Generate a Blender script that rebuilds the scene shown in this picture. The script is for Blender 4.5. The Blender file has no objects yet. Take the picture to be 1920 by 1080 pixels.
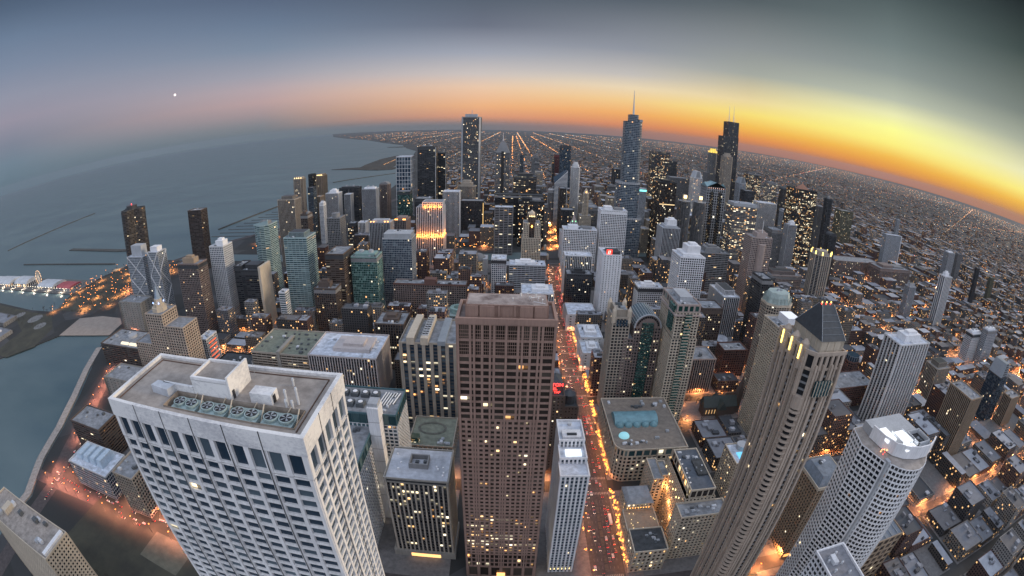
import bpy, math, random
from mathutils import Vector, Matrix
rnd = random.Random(7)
R = math.radians
scene = bpy.context.scene
COL = scene.collection

# ------------------------------------------------------------------ camera
# world: +x west, +y south, +z up, metres; the camera stands on the observation deck
PITCH, ROLL, YAW, CAMZ = .3410, .0291, .0076, 319.3
fwd = Vector((math.cos(PITCH)*math.sin(YAW), math.cos(PITCH)*math.cos(YAW), -math.sin(PITCH)))
right0 = Vector((math.cos(YAW), -math.sin(YAW), 0))
up0 = right0.cross(fwd)
rt = math.cos(ROLL)*right0 + math.sin(ROLL)*up0
up = -math.sin(ROLL)*right0 + math.cos(ROLL)*up0
cam_data = bpy.data.cameras.new('camera')
cam = bpy.data.objects.new('camera', cam_data); COL.objects.link(cam)
m3 = Matrix((rt, up, -fwd)).transposed().to_4x4()
m3.translation = Vector((0, 0, CAMZ))
cam.matrix_world = m3
cam_data.type = 'PANO'
cam_data.panorama_type = 'FISHEYE_EQUISOLID'
cam_data.sensor_width = 36.0
cam_data.fisheye_lens = 894.38*36/1920
cam_data.fisheye_fov = math.pi
cam_data.clip_start = 1.0
cam_data.clip_end = 120000
scene.camera = cam

scene.view_settings.view_transform = 'Standard'
scene.view_settings.look = 'None'
scene.view_settings.gamma = 1
scene.view_settings.exposure = .36
scene.render.engine = 'CYCLES'
scene.cycles.use_denoising = True
scene.cycles.max_bounces = 5
scene.cycles.diffuse_bounces = 2
scene.cycles.glossy_bounces = 2
scene.cycles.transmission_bounces = 2
scene.cycles.volume_bounces = 0
scene.cycles.sample_clamp_indirect = 4

def lin(c):
    return tuple((x/255/12.92 if x/255 <= .04045 else ((x/255+.055)/1.055)**2.4) for x in c)

# ------------------------------------------------------------------ world: the dusk sky, by elevation and compass direction
world = bpy.data.worlds.new('World'); scene.world = world; world.use_nodes = True
wn, wl = world.node_tree.nodes, world.node_tree.links
wn.clear()
def wnode(t, **k):
    n = wn.new(t)
    for a, b in k.items(): setattr(n, a, b)
    return n
tc = wnode('ShaderNodeTexCoord'); sx = wnode('ShaderNodeSeparateXYZ'); wl.new(tc.outputs['Generated'], sx.inputs[0])
def wmath(op, a, b=None, clamp=False):
    n = wnode('ShaderNodeMath', operation=op, use_clamp=clamp)
    for i, v in enumerate((a, b)):
        if v is None: continue
        if isinstance(v, (int, float)): n.inputs[i].default_value = v
        else: wl.new(v, n.inputs[i])
    return n.outputs[0]
elev = wmath('ARCSINE', sx.outputs[2])
elev01 = wmath('MULTIPLY_ADD', elev, 1/R(35)); 
elev01.node.inputs[2].default_value = 2/35       # -2..33 degrees to 0..1
azim = wmath('ARCTAN2', sx.outputs[0], sx.outputs[1])
def ramp(stops):
    n = wnode('ShaderNodeValToRGB'); n.color_ramp.interpolation = 'EASE' if False else 'LINEAR'
    e = n.color_ramp.elements
    while len(e) < len(stops): e.new(.5)
    for el, (deg, c) in zip(e, stops):
        el.position = (deg+2)/35; el.color = (*lin(c), 1)
    wl.new(elev01, n.inputs[0]); return n.outputs[0]
SKY = [(-62, [(-2,(84,106,120)),(0,(92,114,128)),(1.2,(104,124,138)),(2.6,(112,130,145)),(4.5,(125,132,148)),(7,(150,145,160)),(9.5,(145,148,165)),(12.6,(125,138,160)),(15.8,(108,126,150)),(19,(85,102,125)),(23,(60,74,92)),(33,(52,66,84))]),
       (-30, [(-2,(96,112,120)),(0,(104,117,124)),(1.4,(134,134,139)),(2.7,(166,148,150)),(4,(186,160,160)),(5.6,(181,165,170)),(7.2,(160,160,172)),(10.3,(125,140,160)),(13.4,(105,122,145)),(16.5,(88,102,125)),(24,(74,88,110)),(33,(66,80,102))]),
       (-4,  [(-2,(104,106,110)),(0,(122,114,112)),(1.1,(226,156,118)),(2.4,(240,180,130)),(4.7,(235,200,170)),(6.3,(205,195,190)),(8.9,(160,165,178)),(12.3,(108,115,131)),(15.6,(88,98,112)),(24,(76,86,102)),(33,(68,78,96))]),
       (14,  [(-2,(120,106,98)),(0,(180,118,88)),(.9,(226,140,90)),(2.3,(245,175,100)),(3.9,(245,205,140)),(5.5,(235,215,180)),(7.1,(195,190,185)),(10.2,(145,150,160)),(16.5,(85,95,105)),(24,(70,80,90)),(33,(64,74,86))]),
       (28,  [(-2,(140,100,76)),(0,(205,120,66)),(1,(236,146,68)),(2.3,(248,190,80)),(3.9,(250,225,120)),(5.5,(235,215,160)),(8.7,(164,168,160)),(12,(138,144,146)),(17.6,(85,95,100)),(24,(66,76,80)),(33,(60,70,76))]),
       (46,  [(-2,(170,104,50)),(0,(222,124,46)),(1,(240,160,52)),(2.1,(248,188,74)),(3.7,(255,242,128)),(5.3,(255,254,150)),(7,(235,235,180)),(8.7,(184,190,172)),(11.7,(142,152,148)),(14.9,(115,128,128)),(21,(75,88,90)),(27,(56,66,68)),(33,(50,60,64))]),
       (64,  [(-2,(180,110,50)),(0,(215,132,54)),(1.6,(250,192,70)),(2.9,(255,240,130)),(4.8,(236,233,186)),(8,(168,174,156)),(11,(122,131,124)),(17.5,(66,78,76)),(23,(38,46,48)),(33,(32,40,44))])]
prev = None
for k, (deg, st) in enumerate(SKY):
    r = ramp(st)
    if prev is None: prev = r; pd_ = deg; continue
    t = wmath('MULTIPLY_ADD', azim, 1/R(deg-pd_), True); t.node.inputs[2].default_value = -pd_/(deg-pd_)
    mx = wnode('ShaderNodeMix', data_type='RGBA'); wl.new(t, mx.inputs[0]); wl.new(prev, mx.inputs[6]); wl.new(r, mx.inputs[7])
    prev = mx.outputs[2]; pd_ = deg
# the overhead and northern sky, out of frame, brightened to light the facades
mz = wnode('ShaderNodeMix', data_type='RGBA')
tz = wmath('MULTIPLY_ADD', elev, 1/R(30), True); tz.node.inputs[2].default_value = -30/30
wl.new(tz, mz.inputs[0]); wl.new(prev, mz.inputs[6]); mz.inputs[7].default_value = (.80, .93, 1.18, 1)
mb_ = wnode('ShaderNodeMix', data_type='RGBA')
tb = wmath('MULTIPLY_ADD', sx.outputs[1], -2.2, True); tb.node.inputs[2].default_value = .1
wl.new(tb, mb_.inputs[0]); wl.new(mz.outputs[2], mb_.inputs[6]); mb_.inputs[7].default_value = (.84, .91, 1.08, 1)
# physical twilight sky added underneath
nis = wnode('ShaderNodeTexSky', sky_type='NISHITA'); nis.sun_disc = False
nis.sun_elevation = R(2); nis.sun_rotation = R(80); nis.altitude = 300
bg1 = wnode('ShaderNodeBackground'); wl.new(nis.outputs[0], bg1.inputs[0]); bg1.inputs[1].default_value = .05
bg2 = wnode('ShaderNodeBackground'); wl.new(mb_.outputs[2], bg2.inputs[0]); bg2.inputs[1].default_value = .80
ad = wnode('ShaderNodeAddShader'); wl.new(bg1.outputs[0], ad.inputs[0]); wl.new(bg2.outputs[0], ad.inputs[1])
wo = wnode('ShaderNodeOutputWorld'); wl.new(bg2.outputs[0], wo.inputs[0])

# ------------------------------------------------------------------ sun: the last low warm light from the west-south-west
sd = bpy.data.lights.new('sun', 'SUN'); sd.energy = 1.7; sd.angle = R(14); sd.color = (1, .80, .58)
sun = bpy.data.objects.new('sun', sd); COL.objects.link(sun)
saz, sel = R(84), R(12)
sdir = Vector((math.sin(saz)*math.cos(sel), math.cos(saz)*math.cos(sel), math.sin(sel)))
sun.rotation_euler = sdir.to_track_quat('Z', 'Y').to_euler()

# ------------------------------------------------------------------ materials
def new_mat(name):
    m = bpy.data.materials.new(name); m.use_nodes = True
    nt = m.node_tree; nt.nodes.clear()
    o = nt.nodes.new('ShaderNodeOutputMaterial'); p = nt.nodes.new('ShaderNodeBsdfPrincipled')
    nt.links.new(p.outputs[0], o.inputs[0])
    return m, nt, p
def mathn(nt, op, a, b=None, c=None, clamp=False):
    n = nt.nodes.new('ShaderNodeMath'); n.operation = op; n.use_clamp = clamp
    for i, v in enumerate((a, b, c)):
        if v is None: continue
        if isinstance(v, (int, float)): n.inputs[i].default_value = v
        else: nt.links.new(v, n.inputs[i])
    return n.outputs[0]
def mixc(nt, f, a, b, typ='MIX'):
    n = nt.nodes.new('ShaderNodeMix'); n.data_type = 'RGBA'; n.blend_type = typ
    for i, v in ((0, f), (6, a), (7, b)):
        if isinstance(v, (int, float)): n.inputs[i].default_value = v
        elif isinstance(v, tuple): n.inputs[i].default_value = (*v, 1) if len(v) == 3 else v
        else: nt.links.new(v, n.inputs[i])
    return n.outputs[2]
def noise(nt, scale, detail=3, rough=.5, stretch=None, coord='Object'):
    t = nt.nodes.new('ShaderNodeTexCoord'); n = nt.nodes.new('ShaderNodeTexNoise')
    n.inputs['Scale'].default_value = scale; n.inputs['Detail'].default_value = detail; n.inputs['Roughness'].default_value = rough
    src = t.outputs[coord]
    if stretch:
        mp = nt.nodes.new('ShaderNodeMapping'); mp.inputs['Scale'].default_value = stretch
        nt.links.new(src, mp.inputs[0]); src = mp.outputs[0]
    nt.links.new(src, n.inputs['Vector'])
    return n.outputs[0]
WALLC = dict(white=(.68,.68,.69), bwhite=(.80,.80,.82), marble=(.80,.79,.79), cream=(.56,.48,.38), beige=(.40,.345,.285), tan=(.36,.27,.19),
    pink=(.42,.34,.31), pinkwhite=(.52,.47,.46), pinkbrown=(.22,.17,.155), granite=(.345,.222,.178), brown=(.105,.078,.066), dark=(.05,.052,.058), black=(.018,.018,.02),
    gray=(.22,.22,.225), lgray=(.42,.435,.46), brick=(.15,.075,.06), lteal=(.34,.45,.46), lgreen=(.24,.36,.34), concrete=(.30,.28,.25),
    olive=(.13,.125,.08), redpaint=(.14,.03,.03), metal=(.30,.33,.36), steel=(.55,.57,.60), tealpanel=(.07,.14,.16), mint=(.38,.46,.44), parkstone=(.46,.37,.30), slate=(.045,.055,.065), bronze=(.085,.082,.085))
_mats = {}
def wall(name):
    k = 'wall_'+name
    if k in _mats: return _mats[k]
    m, nt, p = new_mat(k)
    c = WALLC[name]
    n1 = noise(nt, .06, 4, .6); n2 = noise(nt, .9, 3, .6, (1, 1, .12))
    f = mathn(nt, 'ADD', mathn(nt, 'MULTIPLY', n1, .5), mathn(nt, 'MULTIPLY', n2, .5))
    mr = nt.nodes.new('ShaderNodeMapRange'); nt.links.new(f, mr.inputs[0]); mr.inputs[1].default_value = .3; mr.inputs[2].default_value = .7
    mr.inputs[3].default_value = .72; mr.inputs[4].default_value = 1.14
    v = nt.nodes.new('ShaderNodeVectorMath'); v.operation = 'SCALE'; v.inputs[0].default_value = c; nt.links.new(mr.outputs[0], v.inputs[3])
    nt.links.new(v.outputs[0], p.inputs['Base Color'])
    p.inputs['Roughness'].default_value = .35 if name in ('black', 'dark', 'steel', 'metal', 'tealpanel') else .75
    _mats[k] = m; return m
GLASSC = dict(dark=((.010,.012,.016),(.05,.052,.056)), blue=((.02,.04,.065),(.10,.14,.17)), teal=((.02,.055,.065),(.13,.20,.20)), brown=((.03,.022,.018),(.09,.07,.055)), green=((.01,.05,.045),(.12,.24,.21)))
def glass(kind, lit):
    """glazing seen as a grid of panes: uv counts bays and floors; panes differ in blind, tint and whether a lamp is on behind"""
    k = 'glass_%s_%d' % (kind, round(lit*100))
    if k in _mats: return _mats[k]
    m, nt, p = new_mat(k)
    uv = nt.nodes.new('ShaderNodeUVMap'); fl = nt.nodes.new('ShaderNodeVectorMath'); fl.operation = 'FLOOR'; nt.links.new(uv.outputs[0], fl.inputs[0])
    oi = nt.nodes.new('ShaderNodeObjectInfo'); cb = nt.nodes.new('ShaderNodeSeparateXYZ'); nt.links.new(fl.outputs[0], cb.inputs[0])
    cx = nt.nodes.new('ShaderNodeCombineXYZ'); nt.links.new(cb.outputs[0], cx.inputs[0]); nt.links.new(cb.outputs[1], cx.inputs[1])
    nt.links.new(mathn(nt, 'MULTIPLY', oi.outputs['Random'], 317), cx.inputs[2])
    w = nt.nodes.new('ShaderNodeTexWhiteNoise'); w.noise_dimensions = '3D'; nt.links.new(cx.outputs[0], w.inputs['Vector'])
    sc = nt.nodes.new('ShaderNodeSeparateColor'); nt.links.new(w.outputs['Color'], sc.inputs[0])
    cy = nt.nodes.new('ShaderNodeCombineXYZ'); nt.links.new(cb.outputs[1], cy.inputs[1]); nt.links.new(mathn(nt, 'FLOOR', mathn(nt, 'MULTIPLY', cb.outputs[0], .2)), cy.inputs[0]); nt.links.new(mathn(nt, 'MULTIPLY', oi.outputs['Random'], 91), cy.inputs[2])
    w2 = nt.nodes.new('ShaderNodeTexWhiteNoise'); w2.noise_dimensions = '3D'; nt.links.new(cy.outputs[0], w2.inputs['Vector'])
    row = mathn(nt, 'MULTIPLY', mathn(nt, 'POWER', w2.outputs['Value'], 3.0), 3.2)
    prob = mathn(nt, 'MULTIPLY', mathn(nt, 'ADD', row, .2), lit*.75)
    on = mathn(nt, 'LESS_THAN', w.outputs['Value'], prob)
    a, b = GLASSC[kind]
    blind = mathn(nt, 'GREATER_THAN', sc.outputs[0], .66)
    base = mixc(nt, mathn(nt, 'MULTIPLY', blind, sc.outputs[1]), a, b)
    nt.links.new(base, p.inputs['Base Color'])
    nt.links.new(mathn(nt, 'MULTIPLY_ADD', blind, .3, .12), p.inputs['Roughness'])
    p.inputs['Specular IOR Level'].default_value = .38
    fr_uv = nt.nodes.new('ShaderNodeVectorMath'); fr_uv.operation = 'FRACTION'; nt.links.new(uv.outputs[0], fr_uv.inputs[0])
    fs = nt.nodes.new('ShaderNodeSeparateXYZ'); nt.links.new(fr_uv.outputs[0], fs.inputs[0])
    inx = mathn(nt, 'LESS_THAN', mathn(nt, 'ABSOLUTE', mathn(nt, 'SUBTRACT', fs.outputs[0], mathn(nt, 'MULTIPLY_ADD', sc.outputs[0], .5, .25))), mathn(nt, 'MULTIPLY_ADD', sc.outputs[2], .35, .16))
    ing = mathn(nt, 'MULTIPLY_ADD', mathn(nt, 'GREATER_THAN', fs.outputs[1], mathn(nt, 'MULTIPLY_ADD', sc.outputs[1], -.3, .55)), .8, .2)
    on = mathn(nt, 'MULTIPLY', on, mathn(nt, 'MULTIPLY', mathn(nt, 'MULTIPLY_ADD', inx, .9, .1), ing))
    ec = mixc(nt, mathn(nt, 'GREATER_THAN', w2.outputs['Value'], .72), mixc(nt, sc.outputs[2], (1.0,.42,.12), (1.0,.70,.34)), mixc(nt, sc.outputs[2], (1.0,.78,.45), (1.0,.90,.66)))
    nt.links.new(ec, p.inputs['Emission Color'])
    nt.links.new(mathn(nt, 'MULTIPLY', on, mathn(nt, 'MULTIPLY_ADD', mathn(nt, 'POWER', sc.outputs[1], 2), 2.2, .25)), p.inputs['Emission Strength'])
    m.cycles.emission_sampling = 'NONE'
    _mats[k] = m; return m
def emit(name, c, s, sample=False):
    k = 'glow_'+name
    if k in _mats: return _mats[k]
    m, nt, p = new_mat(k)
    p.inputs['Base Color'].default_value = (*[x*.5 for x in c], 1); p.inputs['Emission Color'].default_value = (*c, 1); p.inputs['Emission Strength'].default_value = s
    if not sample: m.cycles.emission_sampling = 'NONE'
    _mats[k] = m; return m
def plain(name, c, rough=.8, var=.3, scale=.3, metal=0, c2=None):
    if name in _mats: return _mats[name]
    m, nt, p = new_mat(name)
    n = noise(nt, scale, 5, .65)
    mr = nt.nodes.new('ShaderNodeMapRange'); nt.links.new(n, mr.inputs[0]); mr.inputs[1].default_value = .32; mr.inputs[2].default_value = .68
    d = c2 or tuple(x*(1-var) for x in c)
    nt.links.new(mixc(nt, mr.outputs[0], d, tuple(min(1, x*(1+var*.6)) for x in c)), p.inputs['Base Color'])
    p.inputs['Roughness'].default_value = rough; p.inputs['Metallic'].default_value = metal
    _mats[name] = m; return m
SNOW = lambda: plain('roof_snow', (.62,.66,.74), .8, .3, .16, c2=(.34,.36,.40))
GRAVEL = lambda: plain('roof_gravel', (.34,.30,.27), .9, .35, .22)
GREY = lambda: plain('roof_grey', (.26,.27,.29), .85, .45, .14)
DARKROOF = lambda: plain('roof_dark', (.055,.06,.065), .8, .5, .2)
ROOFS = {'white': SNOW, 'bwhite': SNOW, 'lgray': SNOW, 'pinkwhite': SNOW, 'brown': GREY, 'black': DARKROOF, 'dark': GREY}

# ------------------------------------------------------------------ mesh helpers
class MB:
    def __init__(s): s.v = []; s.f = []; s.uv = []; s.mi = []; s.col = []
    def face(s, pts, uv=None, mi=0, col=None):
        i = len(s.v); s.v += [tuple(p) for p in pts]; s.f.append(tuple(range(i, i+len(pts))))
        s.uv.append(uv or [(0, 0)]*len(pts)); s.mi.append(mi); s.col.append(col or (.3, .3, .3))
    def box(s, x0, x1, y0, y1, z0, z1, mi=0, bottom=False, col=None):
        a, b, c, d = (x0,y0), (x1,y0), (x1,y1), (x0,y1)
        for p, q in ((a,b),(b,c),(c,d),(d,a)):
            L = math.hypot(q[0]-p[0], q[1]-p[1])
            s.face([(*p,z0),(*q,z0),(*q,z1),(*p,z1)], [(0,0),(L,0),(L,z1-z0),(0,z1-z0)], mi, col)
        s.face([(*a,z1),(*b,z1),(*c,z1),(*d,z1)], None, mi, col)
        if bottom: s.face([(*d,z0),(*c,z0),(*b,z0),(*a,z0)], None, mi, col)
    def prism(s, poly, z0, z1, mi=0, top=True, topmi=None):
        n = len(poly)
        for i in range(n):
            p, q = poly[i], poly[(i+1) % n]
            s.face([(*p,z0),(*q,z0),(*q,z1),(*p,z1)], None, mi)
        if top: s.face([(*p,z1) for p in poly], None, mi if topmi is None else topmi)
    def frustum(s, poly, z0, poly2, z1, mi=0, top=True):
        n = len(poly)
        for i in range(n):
            j = (i+1) % n
            s.face([(*poly[i],z0),(*poly[j],z0),(*poly2[j],z1),(*poly2[i],z1)], None, mi)
        if top: s.face([(*p,z1) for p in poly2], None, mi)
    def tube(s, p, q, r0, r1=None, n=5, mi=0):
        r1 = r0 if r1 is None else r1
        p, q = Vector(p), Vector(q); d = (q-p)
        if d.length < 1e-6: return
        d.normalize(); a = d.orthogonal().normalized(); b = d.cross(a)
        P = [p+(a*math.cos(2*math.pi*i/n)+b*math.sin(2*math.pi*i/n))*r0 for i in range(n)]
        T = [q+(a*math.cos(2*math.pi*i/n)+b*math.sin(2*math.pi*i/n))*r1 for i in range(n)]
        for i in range(n):
            j = (i+1) % n; s.face([P[i], P[j], T[j], T[i]], None, mi)
        s.face(T, None, mi)
    def octa(s, c, r, mi=0, col=None, rz=None):
        x, y, z = c; rz = rz or r
        e = [(x+r,y,z),(x,y+r,z),(x-r,y,z),(x,y-r,z)]
        for i in range(4):
            j = (i+1) % 4
            s.face([e[i], e[j], (x,y,z+rz)], None, mi, col); s.face([e[j], e[i], (x,y,z-rz)], None, mi, col)
    def build(s, name, mats, parent=None, kind=None, shift=None, color=False, smooth=False):
        me = bpy.data.meshes.new(name)
        v = s.v if not shift else [(a-shift[0], b-shift[1], c-shift[2]) for a, b, c in s.v]
        me.from_pydata(v, [], s.f)
        uvl = me.uv_layers.new(name='UVMap')
        flat = [c for uv in s.uv for p in uv for c in p]
        uvl.data.foreach_set('uv', flat)
        me.polygons.foreach_set('material_index', s.mi)
        if color:
            at = me.color_attributes.new('Col', 'FLOAT_COLOR', 'CORNER')
            buf = []
            for f, c in zip(s.f, s.col): buf += [c[0], c[1], c[2], 1.0]*len(f)
            at.data.foreach_set('color', buf)
        for m in (mats if isinstance(mats, (list, tuple)) else [mats]): me.materials.append(m)
        if smooth: me.polygons.foreach_set('use_smooth', [True]*len(s.f))
        me.update()
        o = bpy.data.objects.new(name, me); COL.objects.link(o)
        if parent: o.parent = parent
        if kind: o['kind'] = kind
        if shift and not parent: o.location = shift
        return o
def thing(name, label, cat, loc, group=None):
    o = bpy.data.objects.new(name, None); COL.objects.link(o); o.location = loc; o.empty_display_size = 5
    o['label'] = label; o['category'] = cat
    if group: o['group'] = group
    return o
def tag(o, label, cat, group=None):
    o['label'] = label; o['category'] = cat
    if group: o['group'] = group
    return o
def rect(x0, x1, y0, y1): return [(x0,y0),(x1,y0),(x1,y1),(x0,y1)]
def offset(poly, d):
    n = len(poly); out = []
    for i in range(n):
        a, b, c = poly[i-1], poly[i], poly[(i+1) % n]
        d1 = Vector((b[0]-a[0], b[1]-a[1])).normalized(); d2 = Vector((c[0]-b[0], c[1]-b[1])).normalized()
        n1 = Vector((d1.y, -d1.x)); n2 = Vector((d2.y, -d2.x))
        m = n1+n2; m = m/max(.3, m.dot(n1)) if m.length > 1e-6 else n1
        out.append((b[0]+m.x*d, b[1]+m.y*d))
    return out
def circle(cx, cy, r, n=24, a0=0, ry=None):
    return [(cx+r*math.cos(a0+2*math.pi*i/n), cy+(ry or r)*math.sin(a0+2*math.pi*i/n)) for i in range(n)]
STY = dict(G=(3.8,3.7,1.05,1.15,.55,.40), P=(3.4,3.9,1.1,.9,.9,.15), B=(7.5,3.6,.45,1.5,.14,.55), C=(3.0,3.9,.28,.6,.22,.14), X=(9.5,12.5,1.2,1.3,.7,.5),
           E=(10.5,4.2,1.9,1.7,.9,.6), R=(6.5,3.4,1.9,1.2,1.9,.5), W=(8.6,4.0,3.6,1.3,1.3,.3), H=(5.4,3.1,3.6,1.5,.5,.35), K=(9,4.2,6.2,2.8,.35,.25), T=(4.95,3.9,1.5,1.25,.9,.6))
def facade(fr, gl, poly, z0, z1, st, edges=None, sp=None):
    """glazing walls into gl, the stone or metal grid standing proud of them into fr"""
    bay, flo, pw, sh, pd, sd_ = st if isinstance(st, tuple) else STY[st]
    n = len(poly); nf = max(1, round((z1-z0)/flo)); dz = (z1-z0)/nf
    acc = 0
    for i in range(n):
        if edges is not None and i not in edges: continue
        a, b = Vector(poly[i]), Vector(poly[(i+1) % n]); L = (b-a).length
        if L < .05: continue
        d = (b-a)/L; nn = Vector((d.y, -d.x)); nb = max(1, round(L/bay)); w = L/nb
        if gl is not None:
            gl.face([(*a,z0),(*b,z0),(*b,z1),(*a,z1)], [(acc,0),(acc+nb,0),(acc+nb,nf),(acc,nf)])
        acc += nb+7
        if fr is None: continue
        if pw > 0:
            for k in range(nb+(1 if L > bay*.8 else 0)):
                c = a+d*(k*w); p, q = c-d*pw/2, c+d*pw/2; po, qo = p+nn*pd, q+nn*pd
                fr.face([(*po,z0),(*qo,z0),(*qo,z1),(*po,z1)])
                fr.face([(*p,z0),(*po,z0),(*po,z1),(*p,z1)]); fr.face([(*qo,z0),(*q,z0),(*q,z1),(*qo,z1)])
        if sh > 0:
            A, B = a-d*sd_*.5, b+d*sd_*.5; Ao, Bo = A+nn*sd_, B+nn*sd_
            for k in range(nf+1):
                zz = z0+k*dz; l, u = max(z0, zz-sh/2), min(z1, zz+sh/2)
                if k % 1 == 0 and u > l:
                    q = fr if sp is None or k in (0, nf) else sp
                    q.face([(*Ao,l),(*Bo,l),(*Bo,u),(*Ao,u)])
                    q.face([(*Ao,u),(*Bo,u),(*B,u),(*A,u)])
                    q.face([(*A,l),(*B,l),(*Bo,l),(*Ao,l)])
def parapet(poly, z, h, out=.7, thick=.8):
    m = MB(); o = offset(poly, out); i = offset(poly, out-thick); n = len(poly)
    for k in range(n):
        j = (k+1) % n
        m.face([(*o[k],z),(*o[j],z),(*o[j],z+h),(*o[k],z+h)])
        m.face([(*o[k],z+h),(*o[j],z+h),(*i[j],z+h),(*i[k],z+h)])
        m.face([(*i[j],z-.2),(*i[k],z-.2),(*i[k],z+h),(*i[j],z+h)])
        m.face([(*poly[k],z),(*poly[j],z),(*o[j],z),(*o[k],z)])
    return m
def polyroof(poly, z):
    m = MB(); m.face([(*p, z) for p in poly]); return m
def unit_box(x, y, z, w, d, h, fans=True):
    m = MB(); m.box(x-w/2, x+w/2, y-d/2, y+d/2, z, z+h)
    if fans:
        m.prism(circle(x, y, min(w, d)*.36, 10), z+h-.02, z+h+.35)
        m.box(x-w/2-.15, x+w/2+.15, y-d/2-.15, y+d/2+.15, z+h*.45, z+h*.55)
    return m
def units(root, poly, z, n, seed, big=1.0, mat=None, name='roof_unit'):
    r = random.Random(seed); xs = [p[0] for p in poly]; ys = [p[1] for p in poly]
    for k in range(n):
        w, d, h = r.uniform(2, 5)*big, r.uniform(2, 4)*big, r.uniform(1.2, 2.6)*big
        x = r.uniform(min(xs)+3+w/2, max(xs)-3-w/2); y = r.uniform(min(ys)+3+d/2, max(ys)-3-d/2)
        unit_box(x, y, z, w, d, h).build(name, mat or r.choice([plain('unit_metal', (.36,.38,.41), .5, .2), plain('unit_pale', (.6,.62,.66), .6, .2), plain('unit_dark', (.1,.11,.12), .6, .2)]), root)
SPAN = dict(P='bronze', W='bronze', R='gray')
KEEP = []          # footprints already taken: x0, x1, y0, y1
def tower(kind, label, poly, h, st='G', wl_='gray', gl_='dark', lit=.03, z0=0, ph=1.6, roofmat=None, cat=None, group=None):
    xs = [p[0] for p in poly]; ys = [p[1] for p in poly]; cx, cy = (min(xs)+max(xs))/2, (min(ys)+max(ys))/2
    KEEP.append((min(xs), max(xs), min(ys), max(ys)))
    root = thing(kind, label, cat or kind.replace('_', ' '), (cx, cy, 0), group)
    P = [(x-cx, y-cy) for x, y in poly]
    fr, gl = MB(), MB(); sp = MB() if st in SPAN and wl_ not in ('dark', 'black') else None; facade(fr, gl, P, z0, h-ph*.2, st, None, sp)
    gl.build('glazing', glass(gl_, lit), root); fr.build('facade_frame', wall(wl_), root)
    if sp: sp.build('spandrel', wall(SPAN[st]), root)
    st_ = STY[st] if not isinstance(st, tuple) else st
    parapet(P, h-ph*.2, ph*1.2, max(st_[4], st_[5])+.12).build('parapet', wall(wl_), root)
    polyroof(P, h-.1).build('roof', (roofmat or ROOFS.get(wl_, GREY))(), root)
    return root, P, (cx, cy)
def part(root, m, name, mat, **k): return m.build(name, mat, root, **k)
# ------------------------------------------------------------------ land, lake, river, roads
LAKE = 34900
def watermat():
    m, nt, p = new_mat('lake_water')
    n = noise(nt, .0018, 4, .6, (1, 2.2, 1)); n2 = noise(nt, .022, 4, .65, (.6, 1.6, 1)); n3 = noise(nt, .12, 2, .6)
    mr = nt.nodes.new('ShaderNodeMapRange'); nt.links.new(n, mr.inputs[0]); mr.inputs[1].default_value = .3; mr.inputs[2].default_value = .7
    nt.links.new(mixc(nt, mr.outputs[0], (.075,.120,.138), (.150,.20,.21)), p.inputs['Base Color'])
    nt.links.new(mathn(nt, 'MULTIPLY_ADD', mr.outputs[0], .16, .30), p.inputs['Roughness'])
    p.inputs['IOR'].default_value = 1.33; p.inputs['Specular IOR Level'].default_value = .3
    b = nt.nodes.new('ShaderNodeBump'); b.inputs['Strength'].default_value = .35; b.inputs['Distance'].default_value = 1.2
    nt.links.new(mathn(nt, 'ADD', n2, mathn(nt, 'MULTIPLY', n3, .35)), b.inputs['Height']); nt.links.new(b.outputs[0], p.inputs['Normal'])
    return m
WATER = watermat()
m = MB(); m.face([(*p, -2.0) for p in circle(0, 0, LAKE, 256)]); m.build('lake', WATER, kind='structure')
def landmat():
    m, nt, p = new_mat('city_ground')
    t = nt.nodes.new('ShaderNodeTexCoord')
    v = nt.nodes.new('ShaderNodeTexVoronoi'); v.feature = 'F1'; v.inputs['Scale'].default_value = .012; nt.links.new(t.outputs['Object'], v.inputs['Vector'])
    sc = nt.nodes.new('ShaderNodeSeparateColor'); nt.links.new(v.outputs['Color'], sc.inputs[0])
    n = noise(nt, .0022, 6, .7); n2 = noise(nt, .03, 4, .7)
    a = mixc(nt, mathn(nt, 'POWER', sc.outputs[0], 3), (.030,.031,.034), (.115,.115,.125))
    b = mixc(nt, mathn(nt, 'MULTIPLY', n2, .9), a, (.028,.027,.024))
    mr = nt.nodes.new('ShaderNodeMapRange'); nt.links.new(n, mr.inputs[0]); mr.inputs[1].default_value = .35; mr.inputs[2].default_value = .65
    nt.links.new(mixc(nt, mathn(nt, 'MULTIPLY', mr.outputs[0], .55), b, (.024,.026,.024)), p.inputs['Base Color'])
    p.inputs['Roughness'].default_value = .9
    return m
SHORE = [(-540,-900),(-528,0),(-529,161),(-567,225),(-594,295),(-636,373),(-686,450),(-745,533),(-751,574),(-799,566),(-895,553),(-919,533),(-960,469),(-1022,395),(-1110,340),(-1500,330),(-1560,640),(-1504,648),(-1217,633),(-1110,640),(-1098,668),(-1140,725),(-1160,790),(-1163,900),(-1142,998),(-1150,1060),(-1000,1085),(-790,1085),(-780,1130),(-905,1150),(-910,1230),(-880,1300),(-820,1330),(-760,1400),(-640,1480),(-600,1620),(-640,1900),(-600,2200),(-640,2700),(-760,3150),(-800,3420),(-860,3900),(-900,4400),(-986,4719),(-1100,5300),(-1203,5919),(-1500,6700),(-1824,7849),(-2509,9162),(-3585,11556),(-5291,14700),(-7660,19547)]
far = [(34800*math.sin(a), 34800*math.cos(a)) for a in [R(-21.5+ i*2.2) for i in range(0, 100)]]
land = SHORE + far[:-8] + [(-2000, -30000), (-800, -3000)]
LANDM = landmat()
m = MB(); m.face([(*p, 0) for p in land][::-1])
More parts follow.
